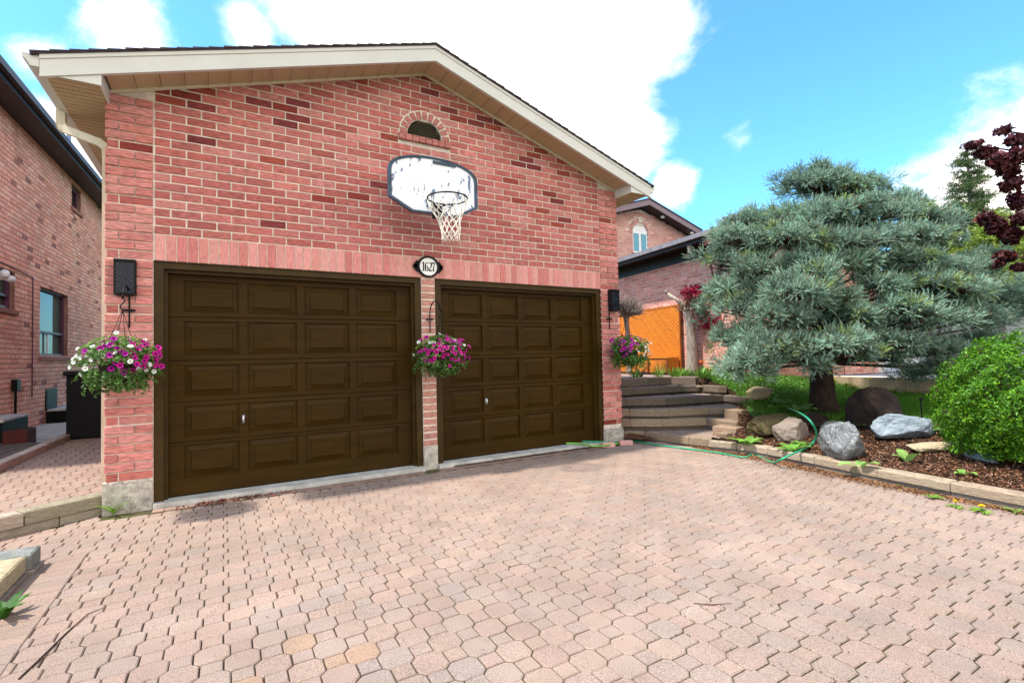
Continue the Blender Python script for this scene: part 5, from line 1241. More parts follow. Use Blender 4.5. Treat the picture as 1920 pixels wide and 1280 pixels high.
for (a, b, c, d) in ((u0, u0+.05, z0, z1), (u1-.05, u1, z0, z1), (u0, u1, z0-.02, z0+.04), (u0, u1, z1-.04, z1)): m.obox(lat(a, c, .10), bdv*(b-a), (0, 0, d-c), bn*.05, (.50, .15, .012))
m.build('frame', m_orange, lt)
bk = MB(); bk.obox(lat(u0+.02, z0, .085), bdv*(u1-u0-.04), (0, 0, z1-z0), bn*.012, (.16, .045, .008)); bk.build('backing_board', m_orange, lt)
for k, (a, b, lab) in enumerate(((2.36, 3.12, 'orange planter box below the lattice, nearest the pale trunk'), (3.16, 4.05, 'orange planter box below the lattice, middle one'), (4.12, 4.95, 'orange planter box below the lattice, behind the right flower basket'))):
    t = thing('planter_box', lat((a+b)/2, .88, .4), lab, 'planter', 'orange planter boxes below the lattice'); m = MB(); cc = (.66, .20, .012)
    m.obox(lat(a, .88, .20), bdv*(b-a), (0, 0, .38), bn*.34, cc, ch=.004)
    m.obox(lat(a-.0, .88, .541), bdv*.05, (0, 0, .385), bn*.02, (.30, .07, .01)); m.obox(lat(a, 1.262, .19), bdv*(b-a), (0, 0, .02), bn*.375, (.7, .24, .02)); m.build('box', m_orange, t)
# ------------------------------------------------------------------ far gabled house
FY = 7.0; FX0, FX1, FA = 11.9, 16.7, 14.25; zf = lambda x: 6.72-.30*abs(x-FA)
fh = thing('gabled_house', (14.3, FY, 0), 'pale brick upper storey with a mauve gable and an arched white window', 'house')
wx0, wx1, wz0, wz1 = 13.86, 14.62, 5.06, 5.86
m = MB(); O = V3((FX0, FY, 0)); wallback(m, O, (1, 0, 0), (0, -1, 0), FX1-FX0, 0, lambda u: zf(FX0+u), [(wx0-FX0, wx1-FX0, wz0, wz1+.24)], .2)
m.box(FX1-.2, FX1, FY+.2, FY+8, 0, 5.9); m.build('mortar_wall', m_mortar, fh)
FP = [(.58, .30, .26), (.54, .26, .22), (.62, .35, .30)]
def fskip(u, z, w):
    x = FX0+u; return abs(x-14.24) < .62 and 5.85 < z < 6.38 and math.hypot((x-14.24)/1.0, (z-5.80)/1.0) < .58
m = MB(); courses(m, O, (1, 0, 0), (0, -1, 0), 0, FX1-FX0, 3.6, 6.6, lambda u: zf(FX0+u), [(wx0-FX0, wx1-FX0, wz0, wz1)], 0, lambda u, z: jit(random.choice(FP), .08), ch=.0, proud=.006, skip=fskip)
for i in range(13):
    a = math.pi*(i+.5)/13; c, s_ = math.cos(a), math.sin(a); r0, r1 = .40, .58
    if i == 6: m.obox((14.24-.10, FY+.02, 5.80+.40), (.20, 0, 0), (0, 0, .22), (0, -.06, 0), (.62, .58, .50), .004); continue
    p = V3((14.24+r0*c, FY+.02, 5.80+r0*s_)); m.obox(p-V3((-s_, 0, c))*.045, V3((-s_, 0, c))*.09, V3((c, 0, s_))*(r1-r0), (0, -.045, 0), jit((.60, .33, .28), .08), .003)
m.box(wx0-.06, wx1+.06, FY-.06, FY+.02, wz0-.09, wz0-.002, (.36, .14, .10)); m.build('wall', m_brick, fh)
m = MB(); n = 16; cx0 = 14.24; r = .40
P = [(cx0-.38, wz0), (cx0+.38, wz0)]+[(cx0+.38*math.cos(math.pi*i/n), wz1-.02+.33*math.sin(math.pi*i/n)) for i in range(n+1)]
slabp(m, P, FY+.03, FY+.09); 
wn = m.build('window', m_whitep, fh)
m = MB()
for (a, b) in ((cx0-.31, cx0-.06), (cx0+.06, cx0+.31)): m.box(a, b, FY+.018, FY+.029, wz0+.09, wz1-.06)
m.build('pane', m_skyglass, wn)
m = MB()
for sgn in (-1, 1):
    xe = FA+sgn*2.75 if sgn > 0 else FA-3.2; P = lambda x, dz: (x, zf(x)+dz)
    A = [P(FA, .02), P(xe, .02), P(xe, .22), P(FA, .22)]; m.mesh([(p[0], FY-.50, p[1]) for p in A]+[(p[0], FY-.46, p[1]) for p in A], [(0, 1, 2, 3), (7, 6, 5, 4), (0, 4, 5, 1), (1, 5, 6, 2), (2, 6, 7, 3), (3, 7, 4, 0)])
m.build('fascia', m_greyplum, fh)
m = MB()
for sgn in (-1, 1):
    xe = FA+sgn*2.75 if sgn > 0 else FA-3.2; A = [P(FA, .035), P(xe, .035), P(xe, .06), P(FA, .06)]; m.mesh([(p[0], FY-.46, p[1]) for p in A]+[(p[0], FY+.0, p[1]) for p in A], [(0, 1, 2, 3), (7, 6, 5, 4), (0, 4, 5, 1), (1, 5, 6, 2), (2, 6, 7, 3), (3, 7, 4, 0)])
m.build('soffit', m_dark, fh)
m = MB()
for sgn in (-1, 1):
    xe = FA+sgn*2.8 if sgn > 0 else FA-3.3; A = [P(FA, .225), P(xe, .225), P(xe, .26), P(FA, .26)]; m.mesh([(p[0], FY-.53, p[1]) for p in A]+[(p[0], FY+8.0, p[1]) for p in A], [(0, 1, 2, 3), (7, 6, 5, 4), (0, 4, 5, 1), (1, 5, 6, 2), (2, 6, 7, 3), (3, 7, 4, 0)], (.06, .05, .06))
m.build('roof', m_shing, fh)
# set-back wing to the right of the gable
m = MB(); m.box(FX1+.003, 23, FY+.6, FY+7, 0, 5.95); m.build('mortar_wall', m_mortar, fh)
m = MB(); courses(m, (FX1, FY+.6, 0), (1, 0, 0), (0, -1, 0), .02, 6.3, 4.4, 5.95, None, [(.45, 1.9, 4.0, 5.9)], 0, lambda u, z: jit(random.choice(RP), .12), ch=0, proud=.006); m.build('wing_wall', m_brick, fh)
m = MB(); m.box(FX1+.45, FX1+1.9, FY+.55, FY+.598, 4.6, 5.9); m.build('siding_panel', M('grey_siding', (.60, .60, .58), rough=.7), fh)
m = MB(); m.box(FX1+.5, 23.3, FY+.05, FY+.10, 5.93, 6.10); m.box(FX1+.0, 23.3, FY+.10, FY+.6, 5.96, 5.99); m.box(FX1+.0, 23.3, FY-.06, FY+.049, 5.98, 6.10); m.build('eave', m_dark, fh)
m = MB(); m.mesh([(FX1-.2, FY-.08, 6.105), (23.3, FY-.08, 6.105), (23.3, FY+3.5, 6.9), (FX1-.2, FY+3.5, 6.9)], [(0, 1, 2, 3)], (.07, .05, .07)); m.build('roof', m_shing, fh)
m = MB()
for (x, dy) in ((FA+.85, -.30), (FA+2.35, -.36)): m.tube([(x, FY+dy, zf(x)+.03), (x, FY+dy, zf(x)-.05)], [.06, .075], 12)
m.build('soffit_lamp', m_whitep, fh, True)
# pale house and bins beyond the neighbour driveway
ph = thing('pale_house', (27, 1, .8), 'white rendered house beyond the neighbour driveway, glimpsed below the spruce', 'house')
m = MB(); m.box(24, 34, -14, 6, .1, 3.3); m.build('wall', m_wallw, ph); m = MB(); m.box(23.6, 34.4, -14.4, 6.4, 3.3, 3.55); m.build('eave', m_dark, ph)
m = MB(); m.mesh([(23.5, -14.5, 3.552), (34.5, -14.5, 3.552), (34.5, 6.5, 3.552), (23.5, 6.5, 3.552), (29, -14.5, 4.6), (29, 6.5, 4.6)], [(0, 4, 5, 3), (1, 2, 5, 4), (0, 1, 4), (2, 3, 5), (0, 3, 2, 1)], (.14, .12, .12)); m.build('roof', m_shing, ph)
m = MB(); m.box(23.94, 24.01, -8.5, -3.5, .8, 2.9); m.build('garage_door', m_blackpl, ph)
q = dep(14.5, 1608, 665); t = thing('recycling_bin', (q[0], q[1], .79), 'dark blue wheeled bin on the neighbour driveway, seen under the spruce', 'bin')
m = MB(); m.prism([(q[0]-.3, q[1]-.3), (q[0]+.3, q[1]-.3), (q[0]+.3, q[1]+.3), (q[0]-.3, q[1]+.3)], .83, 1.75, ch=.03); m.build('body', m_bluebin, t); m = MB(); m.obox((q[0]-.33, q[1]-.34, 1.752), (.66, 0, 0), (0, .68, 0), (0, 0, .06), ch=.02); m.build('lid', m_bluebin, t)
m = MB(); 
for s_ in (-1, 1): m.tube([(q[0]+.31*s_, q[1]+.22, .89), (q[0]+.35*s_, q[1]+.22, .89)], .10, 14)
m.build('wheel', m_blackpl, t)
q = dep(13.5, 1578, 668); t = thing('patio_pot', (q[0], q[1], .79), 'orange-red glazed pot on the neighbour driveway beside the blue bin', 'planter')
m = MB(); n = 18; pr = [(.22, 0), (.30, .2), (.34, .42), (.30, .58), (.33, .62), (.28, .62), (.26, .5)]
m.mesh([(q[0]+r*math.cos(i*6.283/n), q[1]+r*math.sin(i*6.283/n), .795+z_) for r, z_ in pr for i in range(n)], [(j*n+i, j*n+(i+1) % n, (j+1)*n+(i+1) % n, (j+1)*n+i) for j in range(6) for i in range(n)]+[tuple(range(n))[::-1], tuple(range(6*n, 7*n))], (.55, .10, .02)); m.build('pot', m_orange, t, True)
# ------------------------------------------------------------------ pollarded trees
def gnarl(mb, P, r, col, n=10, amp=.12):
    pts = [V3(p) for p in P]; mb.tube(pts, r, n, col)
BKC = (.40, .33, .27)
def pollard(base, h, r, label, stub=None, twigs=260, head=.28, ball=None, tcol=(.20, .13, .09)):
    b = V3(base); t = thing('pollarded_tree', b, label, 'tree', 'pollarded trees by the steps'); m = MB(); n = 12; pts, rr = [], []
    for i in range(13):
        k = i/12; pts.append(b+V3((.035*math.sin(k*5)-.05*k, .02*math.cos(k*4), k*h))); rr.append(r*(1.25-.35*k+.05*math.sin(k*17)+(.45*max(0, k-.85)/.15)))
    m.tube(pts, rr, 14, BKC); m.build('trunk', m_bark, t, True)
    m = MB(); top = pts[-1]
    for i in range(14):
        a = i*2.4; d = V3((math.cos(a), math.sin(a), random.uniform(-.3, .9))); m.tube([top, top+d*head*.35, top+d*head*.6+V3((0, 0, .03))], [.07, .055, .035], 7, jit(BKC, .2))
    if stub: e = b+V3(stub); m.tube([top, (top+e)/2+V3((0, 0, .03)), e], [.06, .045, .04], 8, jit(BKC, .1)); m.tube([e, e+V3((-.06, 0, .07))], [.035, .03], 7, BKC)
    m.build('stub', m_bark, t, True)
    m = MB()
    for i in range(twigs):
        d = unit(V3((random.gauss(0, 1), random.gauss(0, 1), abs(random.gauss(.5, .7))))); L = (ball or head)*random.uniform(.6, 1.1); s0 = top+d*.08
        mid = s0+d*L*.5+V3((random.gauss(0, .03), random.gauss(0, .03), random.gauss(0, .03))); e = mid+unit(d+V3((random.gauss(0, .5), random.gauss(0, .5), .4+random.gauss(0, .4))))*L*.5
        m.tube([s0, mid, e], [.010, .006, .002], 4, jit(tcol, .3)); 
    m.build('twigs', m_bark, t); return t, top
p = V3((10.95, 2.05, .86)); tp = dep(12.5, 1296, 585)
pollard((11.1, 2.25, .84), 1.62, .115, 'thick pale pollarded trunk with a cut side branch, in front of the orange lattice', stub=tuple(dep(12.6, 1251, 550)-V3((11.1, 2.25, .84))), twigs=200, head=.30)
q = dep(12.5, 1178, 600); pollard((q[0], q[1], .87), dep(12.5, 1178, 592)[2]-.87, .06, 'slender pollarded tree with a ball of grey twigs beside the right pier', twigs=520, head=.20, ball=.52, tcol=(.26, .22, .19))
# ------------------------------------------------------------------ trees with leaf clouds
def crown(name, lobes, n, size, col, cvar, mat, parent, seed, wid=.5, shell=.5, tilt=.8, colb=None):
    rs = np.random.default_rng(seed); w = np.array([l[3]*l[4]*l[5] for l in lobes])**.67; w /= w.sum(); k = rs.choice(len(lobes), n, p=w); Lb = np.array(lobes)
    d = unit(rs.normal(0, 1, (n, 3))); r = rs.uniform(shell, 1, n)**.6; P = Lb[k, :3]+d*Lb[k, 3:6]*r[:, None]
    c = np.tile(np.array(col), (n, 1)); 
    if colb is not None: mix = rs.uniform(0, 1, (n, 1))**2; c = c*(1-mix)+np.array(colb)*mix
    V, c = leaves(P, d+V3((0, 0, .4)), size, c, cvar, wid, tilt, rs); return npmesh(name, V, 4, c, mat, parent)
def branches(mb, a, ends, r, col=(.10, .07, .06), wob=.06):
    a = V3(a)
    for e in ends:
        e = V3(e); L = np.linalg.norm(e-a); m1 = a+(e-a)*.35+V3((0, 0, .10*L))+rng.normal(0, wob*L*.4, 3); m2 = a+(e-a)*.7+V3((0, 0, .08*L))+rng.normal(0, wob*L*.4, 3); mb.tube([a, m1, m2, e], [r, r*.7, r*.42, r*.15], 7, col)
# small red japanese maple
b = V3(dep(12.2, 1337, 700)); b[2] = .80; t = thing('red_maple', b, 'small crimson maple between the pollarded trunk and the spruce', 'tree')
m = MB(); tp = dep(12.2, 1337, 610); m.tube([b, (b+tp)/2+V3((.03, 0, 0)), tp, tp+V3((.05, 0, .5))], [.075, .06, .055, .04], 10, (.16, .09, .08))
LB = []
for (px, py, rx, ry, dd) in ((1345, 600, 28, 20, 12.0), (1318, 600, 20, 16, 12.1), (1305, 575, 20, 20, 12.3), (1295, 550, 20, 16, 12.3), (1312, 550, 16, 20, 12.4), (1355, 442, 34, 12, 10.9), (1368, 420, 16, 16, 10.9), (1342, 452, 16, 10, 10.9), (1400, 480, 30, 30, 11.0)):
    q = dep(dd, px, py); LB.append((*q, rx*dd/FPX, .3, ry*dd/FPX))
branches(m, tp, [l[:3] for l in LB], .035, (.13, .06, .06)); m.build('trunk', m_bark, t, True)
crown('crown', LB, 3400, .10, (.33, .010, .035), .5, m_leaf, t, 5, .38, .1, .9, (.20, .004, .05))
# round clipped hedge
HC = V3(dep(5.15, 1915, 758)); t = thing('round_shrub', (HC[0], HC[1], .10), 'round bright green clipped shrub at the right end of the garden bed', 'shrub')
rs = np.random.default_rng(31); n = 19000; d = unit(rs.normal(0, 1, (n, 3))); lump = 1+.10*np.sin(d[:, 0]*5+1)*np.cos(d[:, 2]*6)+.09*np.sin(d[:, 1]*11+d[:, 2]*8)*np.sin(d[:, 0]*9)+.07*np.sin(d[:, 0]*21+2)*np.sin(d[:, 2]*19+d[:, 1]*14)
HR = np.array([.67, .67, .67]); r = np.where(rs.uniform(0, 1, n) < .75, rs.uniform(.90, 1.03, n), rs.uniform(.5, .95, n)); P = HC+d*HR*(lump*r)[:, None]
# small sprays of leaves rather than single ones
k = 3; P = np.repeat(P, k, 0)+rs.normal(0, .012, (n*k, 3)); dd = np.repeat(d, k, 0); ok = P[:, 2] > tz(HC[0], HC[1])+.02
c = np.array([.070, .20, .008])*(1+rs.uniform(-.3, .3, (n*k, 1))); new = np.repeat(rs.uniform(0, 1, (n, 1)) < .25, k, 0); c = np.where(new, np.array([.17, .36, .013]), c)
V, c = leaves(P[ok], dd[ok]+V3((0, 0, .3)), .034, c[ok], .2, .42, .8, rs); npmesh('foliage', V, 4, c, m_leaf, t)
m = MB()
for i in range(60):
    d = unit(V3((random.gauss(0, 1), random.gauss(0, 1), random.uniform(-.2, 1.4)))); m.tube([(HC[0]+random.gauss(0, .06), HC[1]+random.gauss(0, .06), .08), HC+d*.3+V3((0, 0, -.2)), HC+d*.72], [.018, .010, .004], 5, (.14, .10, .07))
m.build('stem', m_bark, t)
# ------------------------------------------------------------------ blue spruce
SB = onz(.33, 1545, 776); t = thing('blue_spruce', (SB[0], SB[1], tz(SB[0], SB[1])), 'wide blue-green spruce with layered boughs on a short dark trunk', 'tree')
D0 = float(np.dot(SB-CP, _f))
zb = tz(SB[0], SB[1])-.05; m = MB(); pts, rr = [], []
for i in range(15):
    k = i/14; pts.append(V3((SB[0]+.05*math.sin(k*4), SB[1]+.04*math.sin(k*5), zb+k*3.7))); rr.append(.19*(1+.35*math.exp(-k*18))*(1-.80*k))
m.tube(pts, rr, 16, (.045, .03, .024))
# boughs: (px, py, half-width px, half-height px, depth offset m)
BG = [(1545, 350, 95, 34, 0), (1560, 318, 50, 20, .0), (1520, 330, 45, 22, .1), (1600, 362, 60, 26, .1), (1660, 375, 70, 28, .15), (1455, 400, 95, 30, -.05), (1400, 415, 60, 28, .2), (1560, 405, 110, 34, -.5), (1640, 415, 80, 34, -.35), (1700, 400, 60, 34, .2), (1765, 410, 55, 28, .3),
 (1480, 440, 90, 34, -.6), (1395, 460, 70, 36, -.1), (1590, 450, 100, 34, -.85), (1690, 450, 85, 36, -.5), (1770, 450, 50, 36, .1), (1350, 500, 50, 40, .1), (1345, 560, 45, 50, .15), (1420, 500, 60, 40, -.5), (1430, 555, 55, 45, -.3),
 (1520, 480, 70, 26, -.85), (1600, 490, 50, 24, -.9), (1500, 560, 80, 36, -1.25), (1545, 525, 50, 28, -1.2), (1580, 560, 40, 30, -1.1), (1460, 590, 60, 32, -1.2), (1640, 540, 60, 24, -.9), (1620, 590, 50, 30, -1.1),
 (1720, 480, 60, 28, -.7), (1790, 500, 80, 30, -.5), (1840, 490, 60, 26, -.2), (1870, 555, 70, 34, -.3), (1780, 545, 90, 32, -.8), (1910, 540, 50, 30, .1), (1730, 590, 80, 34, -1.1), (1810, 600, 80, 34, -.7), (1880, 600, 50, 28, -.2),
 (1352, 545, 45, 40, -.2), (1372, 640, 42, 34, -.3), (1390, 585, 50, 36, -.5), (1400, 625, 50, 34, -.5), (1380, 670, 50, 34, -.6), (1425, 665, 60, 34, -1.0), (1465, 640, 60, 30, -1.2), (1415, 700, 48, 22, -.9), (1500, 680, 60, 30, -1.1), (1560, 640, 75, 30, -1.35), (1600, 655, 50, 24, -1.2), (1640, 640, 50, 28, -1.0), (1690, 640, 60, 30, -1.0), (1760, 650, 60, 26, -.7), (1670, 680, 45, 26, -.3), (1780, 690, 55, 24, -.1), (1820, 650, 50, 26, -.1), (1740, 695, 50, 16, .4),
 (1480, 500, 90, 50, .9), (1600, 500, 110, 60, .9), (1700, 520, 100, 60, .9), (1560, 420, 100, 40, .9), (1620, 600, 120, 50, 1.0), (1480, 620, 100, 50, .8), (1760, 600, 100, 50, .9), (1400, 560, 70, 60, .9), (1550, 570, 120, 60, .2), (1680, 570, 120, 60, .2), (1460, 550, 80, 60, .2), (1840, 540, 60, 40, .7), (1570, 620, 100, 40, -.3), (1700, 640, 90, 34, .2), (1450, 650, 70, 36, -.2)]
rs = np.random.default_rng(77); PS, DS, LS, CS = [], [], [], []
axis = lambda z: V3((SB[0], SB[1], z))
for bi, (px, py, rx, ry, dz) in enumerate(BG):
    px += rs.uniform(-10, 10); py += rs.uniform(-12, 10); ry *= rs.uniform(.8, 1.25); slant = rs.uniform(-.28, .28)
    dpt = D0+dz; C = dep(dpt, px, py); hx = rx*dpt/FPX*.96; hz_ = ry*dpt/FPX*.80; C[2] -= hz_*.25; out = C-axis(C[2]); out[2] = 0; ol = np.linalg.norm(out); out = out/(ol+1e-6) if ol > .15 else unit(V3(-_f)*V3((1, 1, 0)))
    hy = max(.28, hx*.75); a0 = V3((SB[0], SB[1], C[2]-.15-.25*min(ol, 1.5))); a0[2] = max(a0[2], zb+.85)
    e = C+out*hx*.5; m.tube([a0, (a0+e)/2+V3((0, 0, .02)), e], [.028, .02, .008], 6, (.09, .065, .05))
    back = bi >= len(BG)-15; ncl = max(14, int((hx*hy+hx*hz_)*(150 if not back else 90))); padc = np.array([.215, .325, .245])*rs.uniform(.85, 1.15)
    for s_ in range(ncl):
        u = unit(rs.normal(0, 1, 3)); u[2] = abs(u[2])*1.1 if rs.random() < .93 else -abs(u[2])*.5; u = unit(u); rr_ = rs.uniform(.62, 1.0) if rs.random() < .82 else rs.uniform(1.0, 1.28)
        B = C+_r*u[0]*hx*rr_+V3((-_f[0], -_f[1], 0))*u[1]*hy*rr_+V3((0, 0, 1))*(u[2]*hz_*rr_+u[0]*hx*slant)
        o2 = B-axis(B[2]); o2[2] = 0; o2 = unit(o2); nrm = _r*u[0]/hx+V3((-_f[0], -_f[1], 0))*u[1]/hy+V3((0, 0, 1))*u[2]/hz_*.8; nrm = unit(nrm/np.linalg.norm(nrm)+o2*.55+V3((0, 0, .25)))
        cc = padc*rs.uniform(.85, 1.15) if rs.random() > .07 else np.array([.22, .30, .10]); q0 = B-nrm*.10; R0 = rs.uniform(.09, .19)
        if s_ % 2 == 0: m.tube([C-nrm*0, (C+q0)/2, q0], [.012, .008, .005], 4, (.07, .05, .035))
        ns_ = 26 if not back else 15
        for j in range(ns_):
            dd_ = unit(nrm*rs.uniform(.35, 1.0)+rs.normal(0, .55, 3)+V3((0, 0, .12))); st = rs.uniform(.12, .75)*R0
            PS.append(q0+dd_*st); DS.append(dd_); LS.append(R0*rs.uniform(.55, .8)); CS.append(cc*rs.uniform(.8, 1.15)*(.22+1.75*st/R0))  # shade within the clump put into the colour: inner shoots darker, young tips paler
PS, DS, LS, CS = map(np.array, (PS, DS, LS, CS)); print('spruce shoots', len(PS))
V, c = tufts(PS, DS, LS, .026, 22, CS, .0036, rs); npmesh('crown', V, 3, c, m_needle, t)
# buff buds on the tips
sel = rs.uniform(0, 1, len(PS)) < .22; tp = PS[sel]+DS[sel]*LS[sel][:, None]; V, c = tufts(tp, DS[sel], .018, .012, 8, np.array([.34, .20, .09]), .003, rs); npmesh('buds', V, 3, c, m_needle, t)
m.build('trunk', m_bark, t, True)
# ------------------------------------------------------------------ conifers beyond
def conifer(px, pyb, pyt, dpt, wpx, col, label, seed, nlay=22, droop=.1, dens=1.0, gap=.0, grp='conifers beyond the spruce', top=1.0):
    b = V3(dep(dpt, px, pyb)); tpz = dep(dpt, px, pyt)[2]; b[2] = .3; t = thing('conifer', b, label, 'tree', grp); m = MB(); h = tpz-b[2]; rs = np.random.default_rng(seed)
    m.tube([b, b+V3((0, 0, h*.5)), b+V3((0, 0, h))], [h*.022, h*.014, .01], 8, (.22, .18, .17)); P, D = [], []; W_ = wpx*dpt/FPX
    z0 = max(.15, (dep(dpt, px, 560)[2]-b[2])/h) if pyt < 500 else .15
    for i in range(nlay):
        k = z0+(1-z0)*(i/nlay); R = W_*(1-k)/(1-z0)*(1-.25*rs.random())+.15
        for j in range(6):
            a = rs.uniform(0, 6.28); r1 = R*rs.uniform(.7, 1.05); s = b+V3((0, 0, h*k)); e = s+V3((math.cos(a)*r1, math.sin(a)*r1, -droop*r1+rs.uniform(-.1, .25)*r1)); m.tube([s, (s+e)/2-V3((0, 0, .04*r1)), e], [.035, .02, .006], 4, (.20, .16, .14))
            q = max(6, int(r1*26*dens)); f = rs.uniform(.25, 1.02, q); keep = rs.uniform(0, 1, q) > gap; f = f[keep]; pp_ = s+(e-s)*f[:, None]+rs.normal(0, .07+.05*r1, (len(f), 3))*np.array([1, 1, .45]); P.append(pp_); D.append(np.tile(unit(e-s), (len(f), 1))+rs.normal(0, .6, (len(f), 3)))
    P, D = np.vstack(P), np.vstack(D); V, c = tufts(P, D, .16, .09, 9, np.array(col), .010, rs, .35); npmesh('crown', V, 3, c, m_needle, t); m.build('trunk', m_bark, t, True)
conifer(1832, 640, 262, 19, 105, (.085, .13, .04), 'tall sparse conifer against the sky behind the spruce', 3, 26, .05, 3.2, .15)
conifer(1745, 640, 372, 17, 120, (.26, .34, .05), 'yellow-green conifer behind the right shoulder of the spruce', 5, 24, .05, 3.2)
conifer(1880, 640, 395, 16, 120, (.24, .32, .05), 'yellow-green conifer behind the purple maple', 6, 24, .05, 3.2)
conifer(1990, 640, 330, 17, 120, (.10, .15, .04), 'dark green conifer at the right edge beyond the purple maple', 9, 22, .05, 2.6)
# purple maple hanging in from the right
b = V3(dep(7.2, 2260, 640)); b[2] = .3; t = thing('purple_maple', b, 'dark purple-leaved maple reaching in from the right edge', 'tree')
m = MB(); top = b+V3((0, 0, 2.2)); m.tube([b, b+V3((.05, 0, 1.2)), top, top+V3((.1, .1, 1.6))], [.15, .12, .11, .08], 12, (.16, .12, .11)); LB = []
for (px, py, rx, ry, dd) in ((1822, 272, 16, 6, 6.8), (1848, 286, 22, 10, 6.8), (1870, 300, 26, 16, 6.7), (1890, 318, 28, 16, 6.8), (1905, 262, 20, 10, 6.7), (1880, 245, 10, 8, 6.8), (1910, 290, 24, 16, 6.7), (1895, 345, 18, 16, 6.8), (1908, 375, 16, 18, 6.8), (1850, 410, 22, 14, 7.4), (1868, 425, 24, 18, 7.4), (1895, 440, 28, 18, 7.4), (1885, 480, 30, 10, 7.3), (1865, 495, 14, 8, 7.3), (1915, 500, 20, 8, 7.2), (1960, 300, 50, 60, 6.8), (2000, 420, 70, 60, 7), (2080, 320, 90, 90, 7), (2120, 460, 90, 70, 7.2), (2230, 330, 120, 110, 7.2), (1915, 410, 14, 14, 7.2)):
    q = dep(dd, px, py); LB.append((*q, rx*dd/FPX, .12, ry*dd/FPX))
branches(m, top, [l[:3] for l in LB], .04, (.10, .06, .06)); m.build('trunk', m_bark, t, True)
crown('crown', LB, 15000, .085, (.060, .010, .018), .5, m_leaf, t, 8, .62, .0, 1.1, (.16, .03, .025))
# distant hedge line to close the horizon
P = []; rs = np.random.default_rng(4)
for k, (x0, y0, x1, y1, h, lab) in enumerate(((-14, 34, -3, 34, 4.0, 'hedge row behind the left house'), (17, 14, 34, 10, 4.5, 'tall hedge row behind the neighbour driveway'))):
    n = 9000; f = rs.uniform(0, 1, n); Pq = np.column_stack([x0+(x1-x0)*f+rs.normal(0, .3, n), y0+(y1-y0)*f+rs.normal(0, .5, n), rs.uniform(0, 1, n)**.8*h*(.8+.2*np.sin(f*23))]); V, c = leaves(Pq, rs.normal(0, 1, (n, 3)), .28, (.06, .11, .03), .4, .6, .5, rs); tag(npmesh('hedge', V, 4, c, m_leaf, None, V3((0, 0, 0))), lab, 'hedge')
# ------------------------------------------------------------------ sky, clouds and sun
w = bpy.data.worlds.new('World'); S.world = w; w.use_nodes = True; nt = w.node_tree; L = nt.links.new; bg = nt.nodes['Background']
SUN_EL, SUN_AZ = 62, 174                       # azimuth: degrees counter-clockwise from +x
sd_ = V3((math.cos(R_(SUN_EL))*math.cos(R_(SUN_AZ)), math.cos(R_(SUN_EL))*math.sin(R_(SUN_AZ)), math.sin(R_(SUN_EL))))
sky = N(nt, 'ShaderNodeTexSky', sky_type='NISHITA'); sky.sun_disc = False; sky.sun_elevation = R_(SUN_EL); sky.sun_rotation = R_(90-SUN_AZ); sky.air_density = 1.0; sky.dust_density = .6; sky.ozone_density = 1.6
tc = N(nt, 'ShaderNodeTexCoord'); mp = N(nt, 'ShaderNodeMapping'); mp.inputs['Scale'].default_value = (1, 1, 1.7); L(tc.outputs['Generated'], mp.inputs[0])
n1 = N(nt, 'ShaderNodeTexNoise'); n1.inputs['Scale'].default_value = 3.6; n1.inputs['Detail'].default_value = 9; n1.inputs['Roughness'].default_value = .66; n1.inputs['Distortion'].default_value = .25; L(mp.outputs[0], n1.inputs['Vector'])
acc = None
CL = [((470, 70), .06, .34), ((680, 20), .17, .6), ((850, 50), .28, .65), ((1040, 150), .25, .6), ((1190, 50), .15, .5), ((1130, 250), .15, .5), ((245, 45), .08, .24), ((165, 290), .09, .5), ((80, 110), .04, .24), ((1268, 348), .06, .45), ((1850, 350), .12, .5), ((2000, 290), .15, .42), ((1385, 262), .05, .24), ((1700, 345), .05, .27),
      (((-.2, -1, .35)), 1.0, .6), (((.7, -.8, .5)), .8, .6), (((-.9, -.35, .4)), .6, .5)]  # unseen cloud bank added behind the camera to brighten the facade
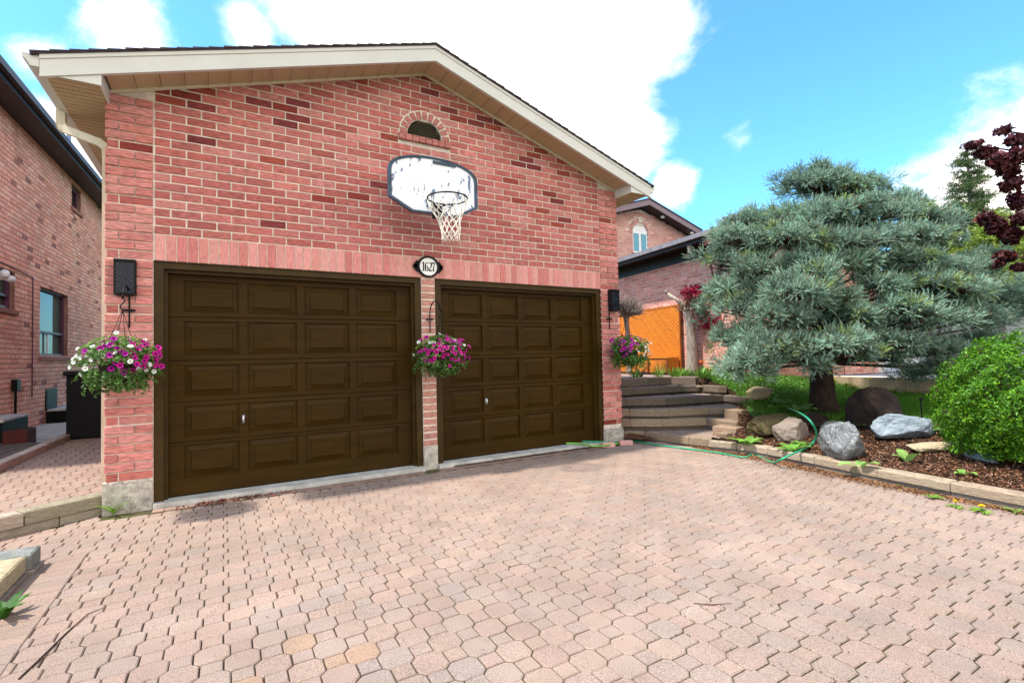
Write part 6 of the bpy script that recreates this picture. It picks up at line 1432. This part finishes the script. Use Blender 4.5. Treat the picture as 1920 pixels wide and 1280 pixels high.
for (px, rad, amp) in CL:
    d = unit(ray(*px)) if len(px) == 2 else unit(V3(px)); dt = N(nt, 'ShaderNodeVectorMath', operation='DISTANCE'); L(tc.outputs['Generated'], dt.inputs[0]); dt.inputs[1].default_value = tuple(d)
    r = N(nt, 'ShaderNodeMapRange', interpolation_type='SMOOTHSTEP'); r.inputs[1].default_value = 0; r.inputs[2].default_value = rad*1.3; r.inputs[3].default_value = amp; r.inputs[4].default_value = 0; L(dt.outputs['Value'], r.inputs[0])
    if acc is None: acc = r.outputs[0]
    else: a = N(nt, 'ShaderNodeMath', operation='MAXIMUM'); L(acc, a.inputs[0]); L(r.outputs[0], a.inputs[1]); acc = a.outputs[0]
s = N(nt, 'ShaderNodeMath', operation='ADD'); L(n1.outputs['Fac'], s.inputs[0]); L(acc, s.inputs[1])
cm = N(nt, 'ShaderNodeMapRange', interpolation_type='SMOOTHSTEP'); cm.inputs[1].default_value = .60; cm.inputs[2].default_value = .97; L(s.outputs[0], cm.inputs[0])
mx = N(nt, 'ShaderNodeMix', data_type='RGBA'); L(cm.outputs[0], mx.inputs[0]); tn = N(nt, 'ShaderNodeMix', data_type='RGBA', blend_type='MULTIPLY'); tn.inputs[0].default_value = 1; tn.inputs[7].default_value = (.60, 1.16, 1.40, 1); L(sky.outputs[0], tn.inputs[6]); L(tn.outputs[2], mx.inputs[6]); mx.inputs[7].default_value = (8.2, 7.6, 7.0, 1)
L(mx.outputs[2], bg.inputs['Color']); bg.inputs['Strength'].default_value = .15
sl_ = bpy.data.lights.new('sun', 'SUN'); sl_.energy = 3.5; sl_.angle = R_(2.5); sl_.color = (1, .93, .82); so = bpy.data.objects.new('sun', sl_); COL.objects.link(so)
so.rotation_euler = Vector(tuple(-sd_)).to_track_quat('-Z', 'Y').to_euler(); so.location = (-20, 10, 30)
S.view_settings.view_transform = 'Standard'; S.view_settings.look = 'None'; S.view_settings.exposure = 1.0; S.view_settings.gamma = 1
S.cycles.max_bounces = 6; S.cycles.diffuse_bounces = 4; S.cycles.transparent_max_bounces = 8
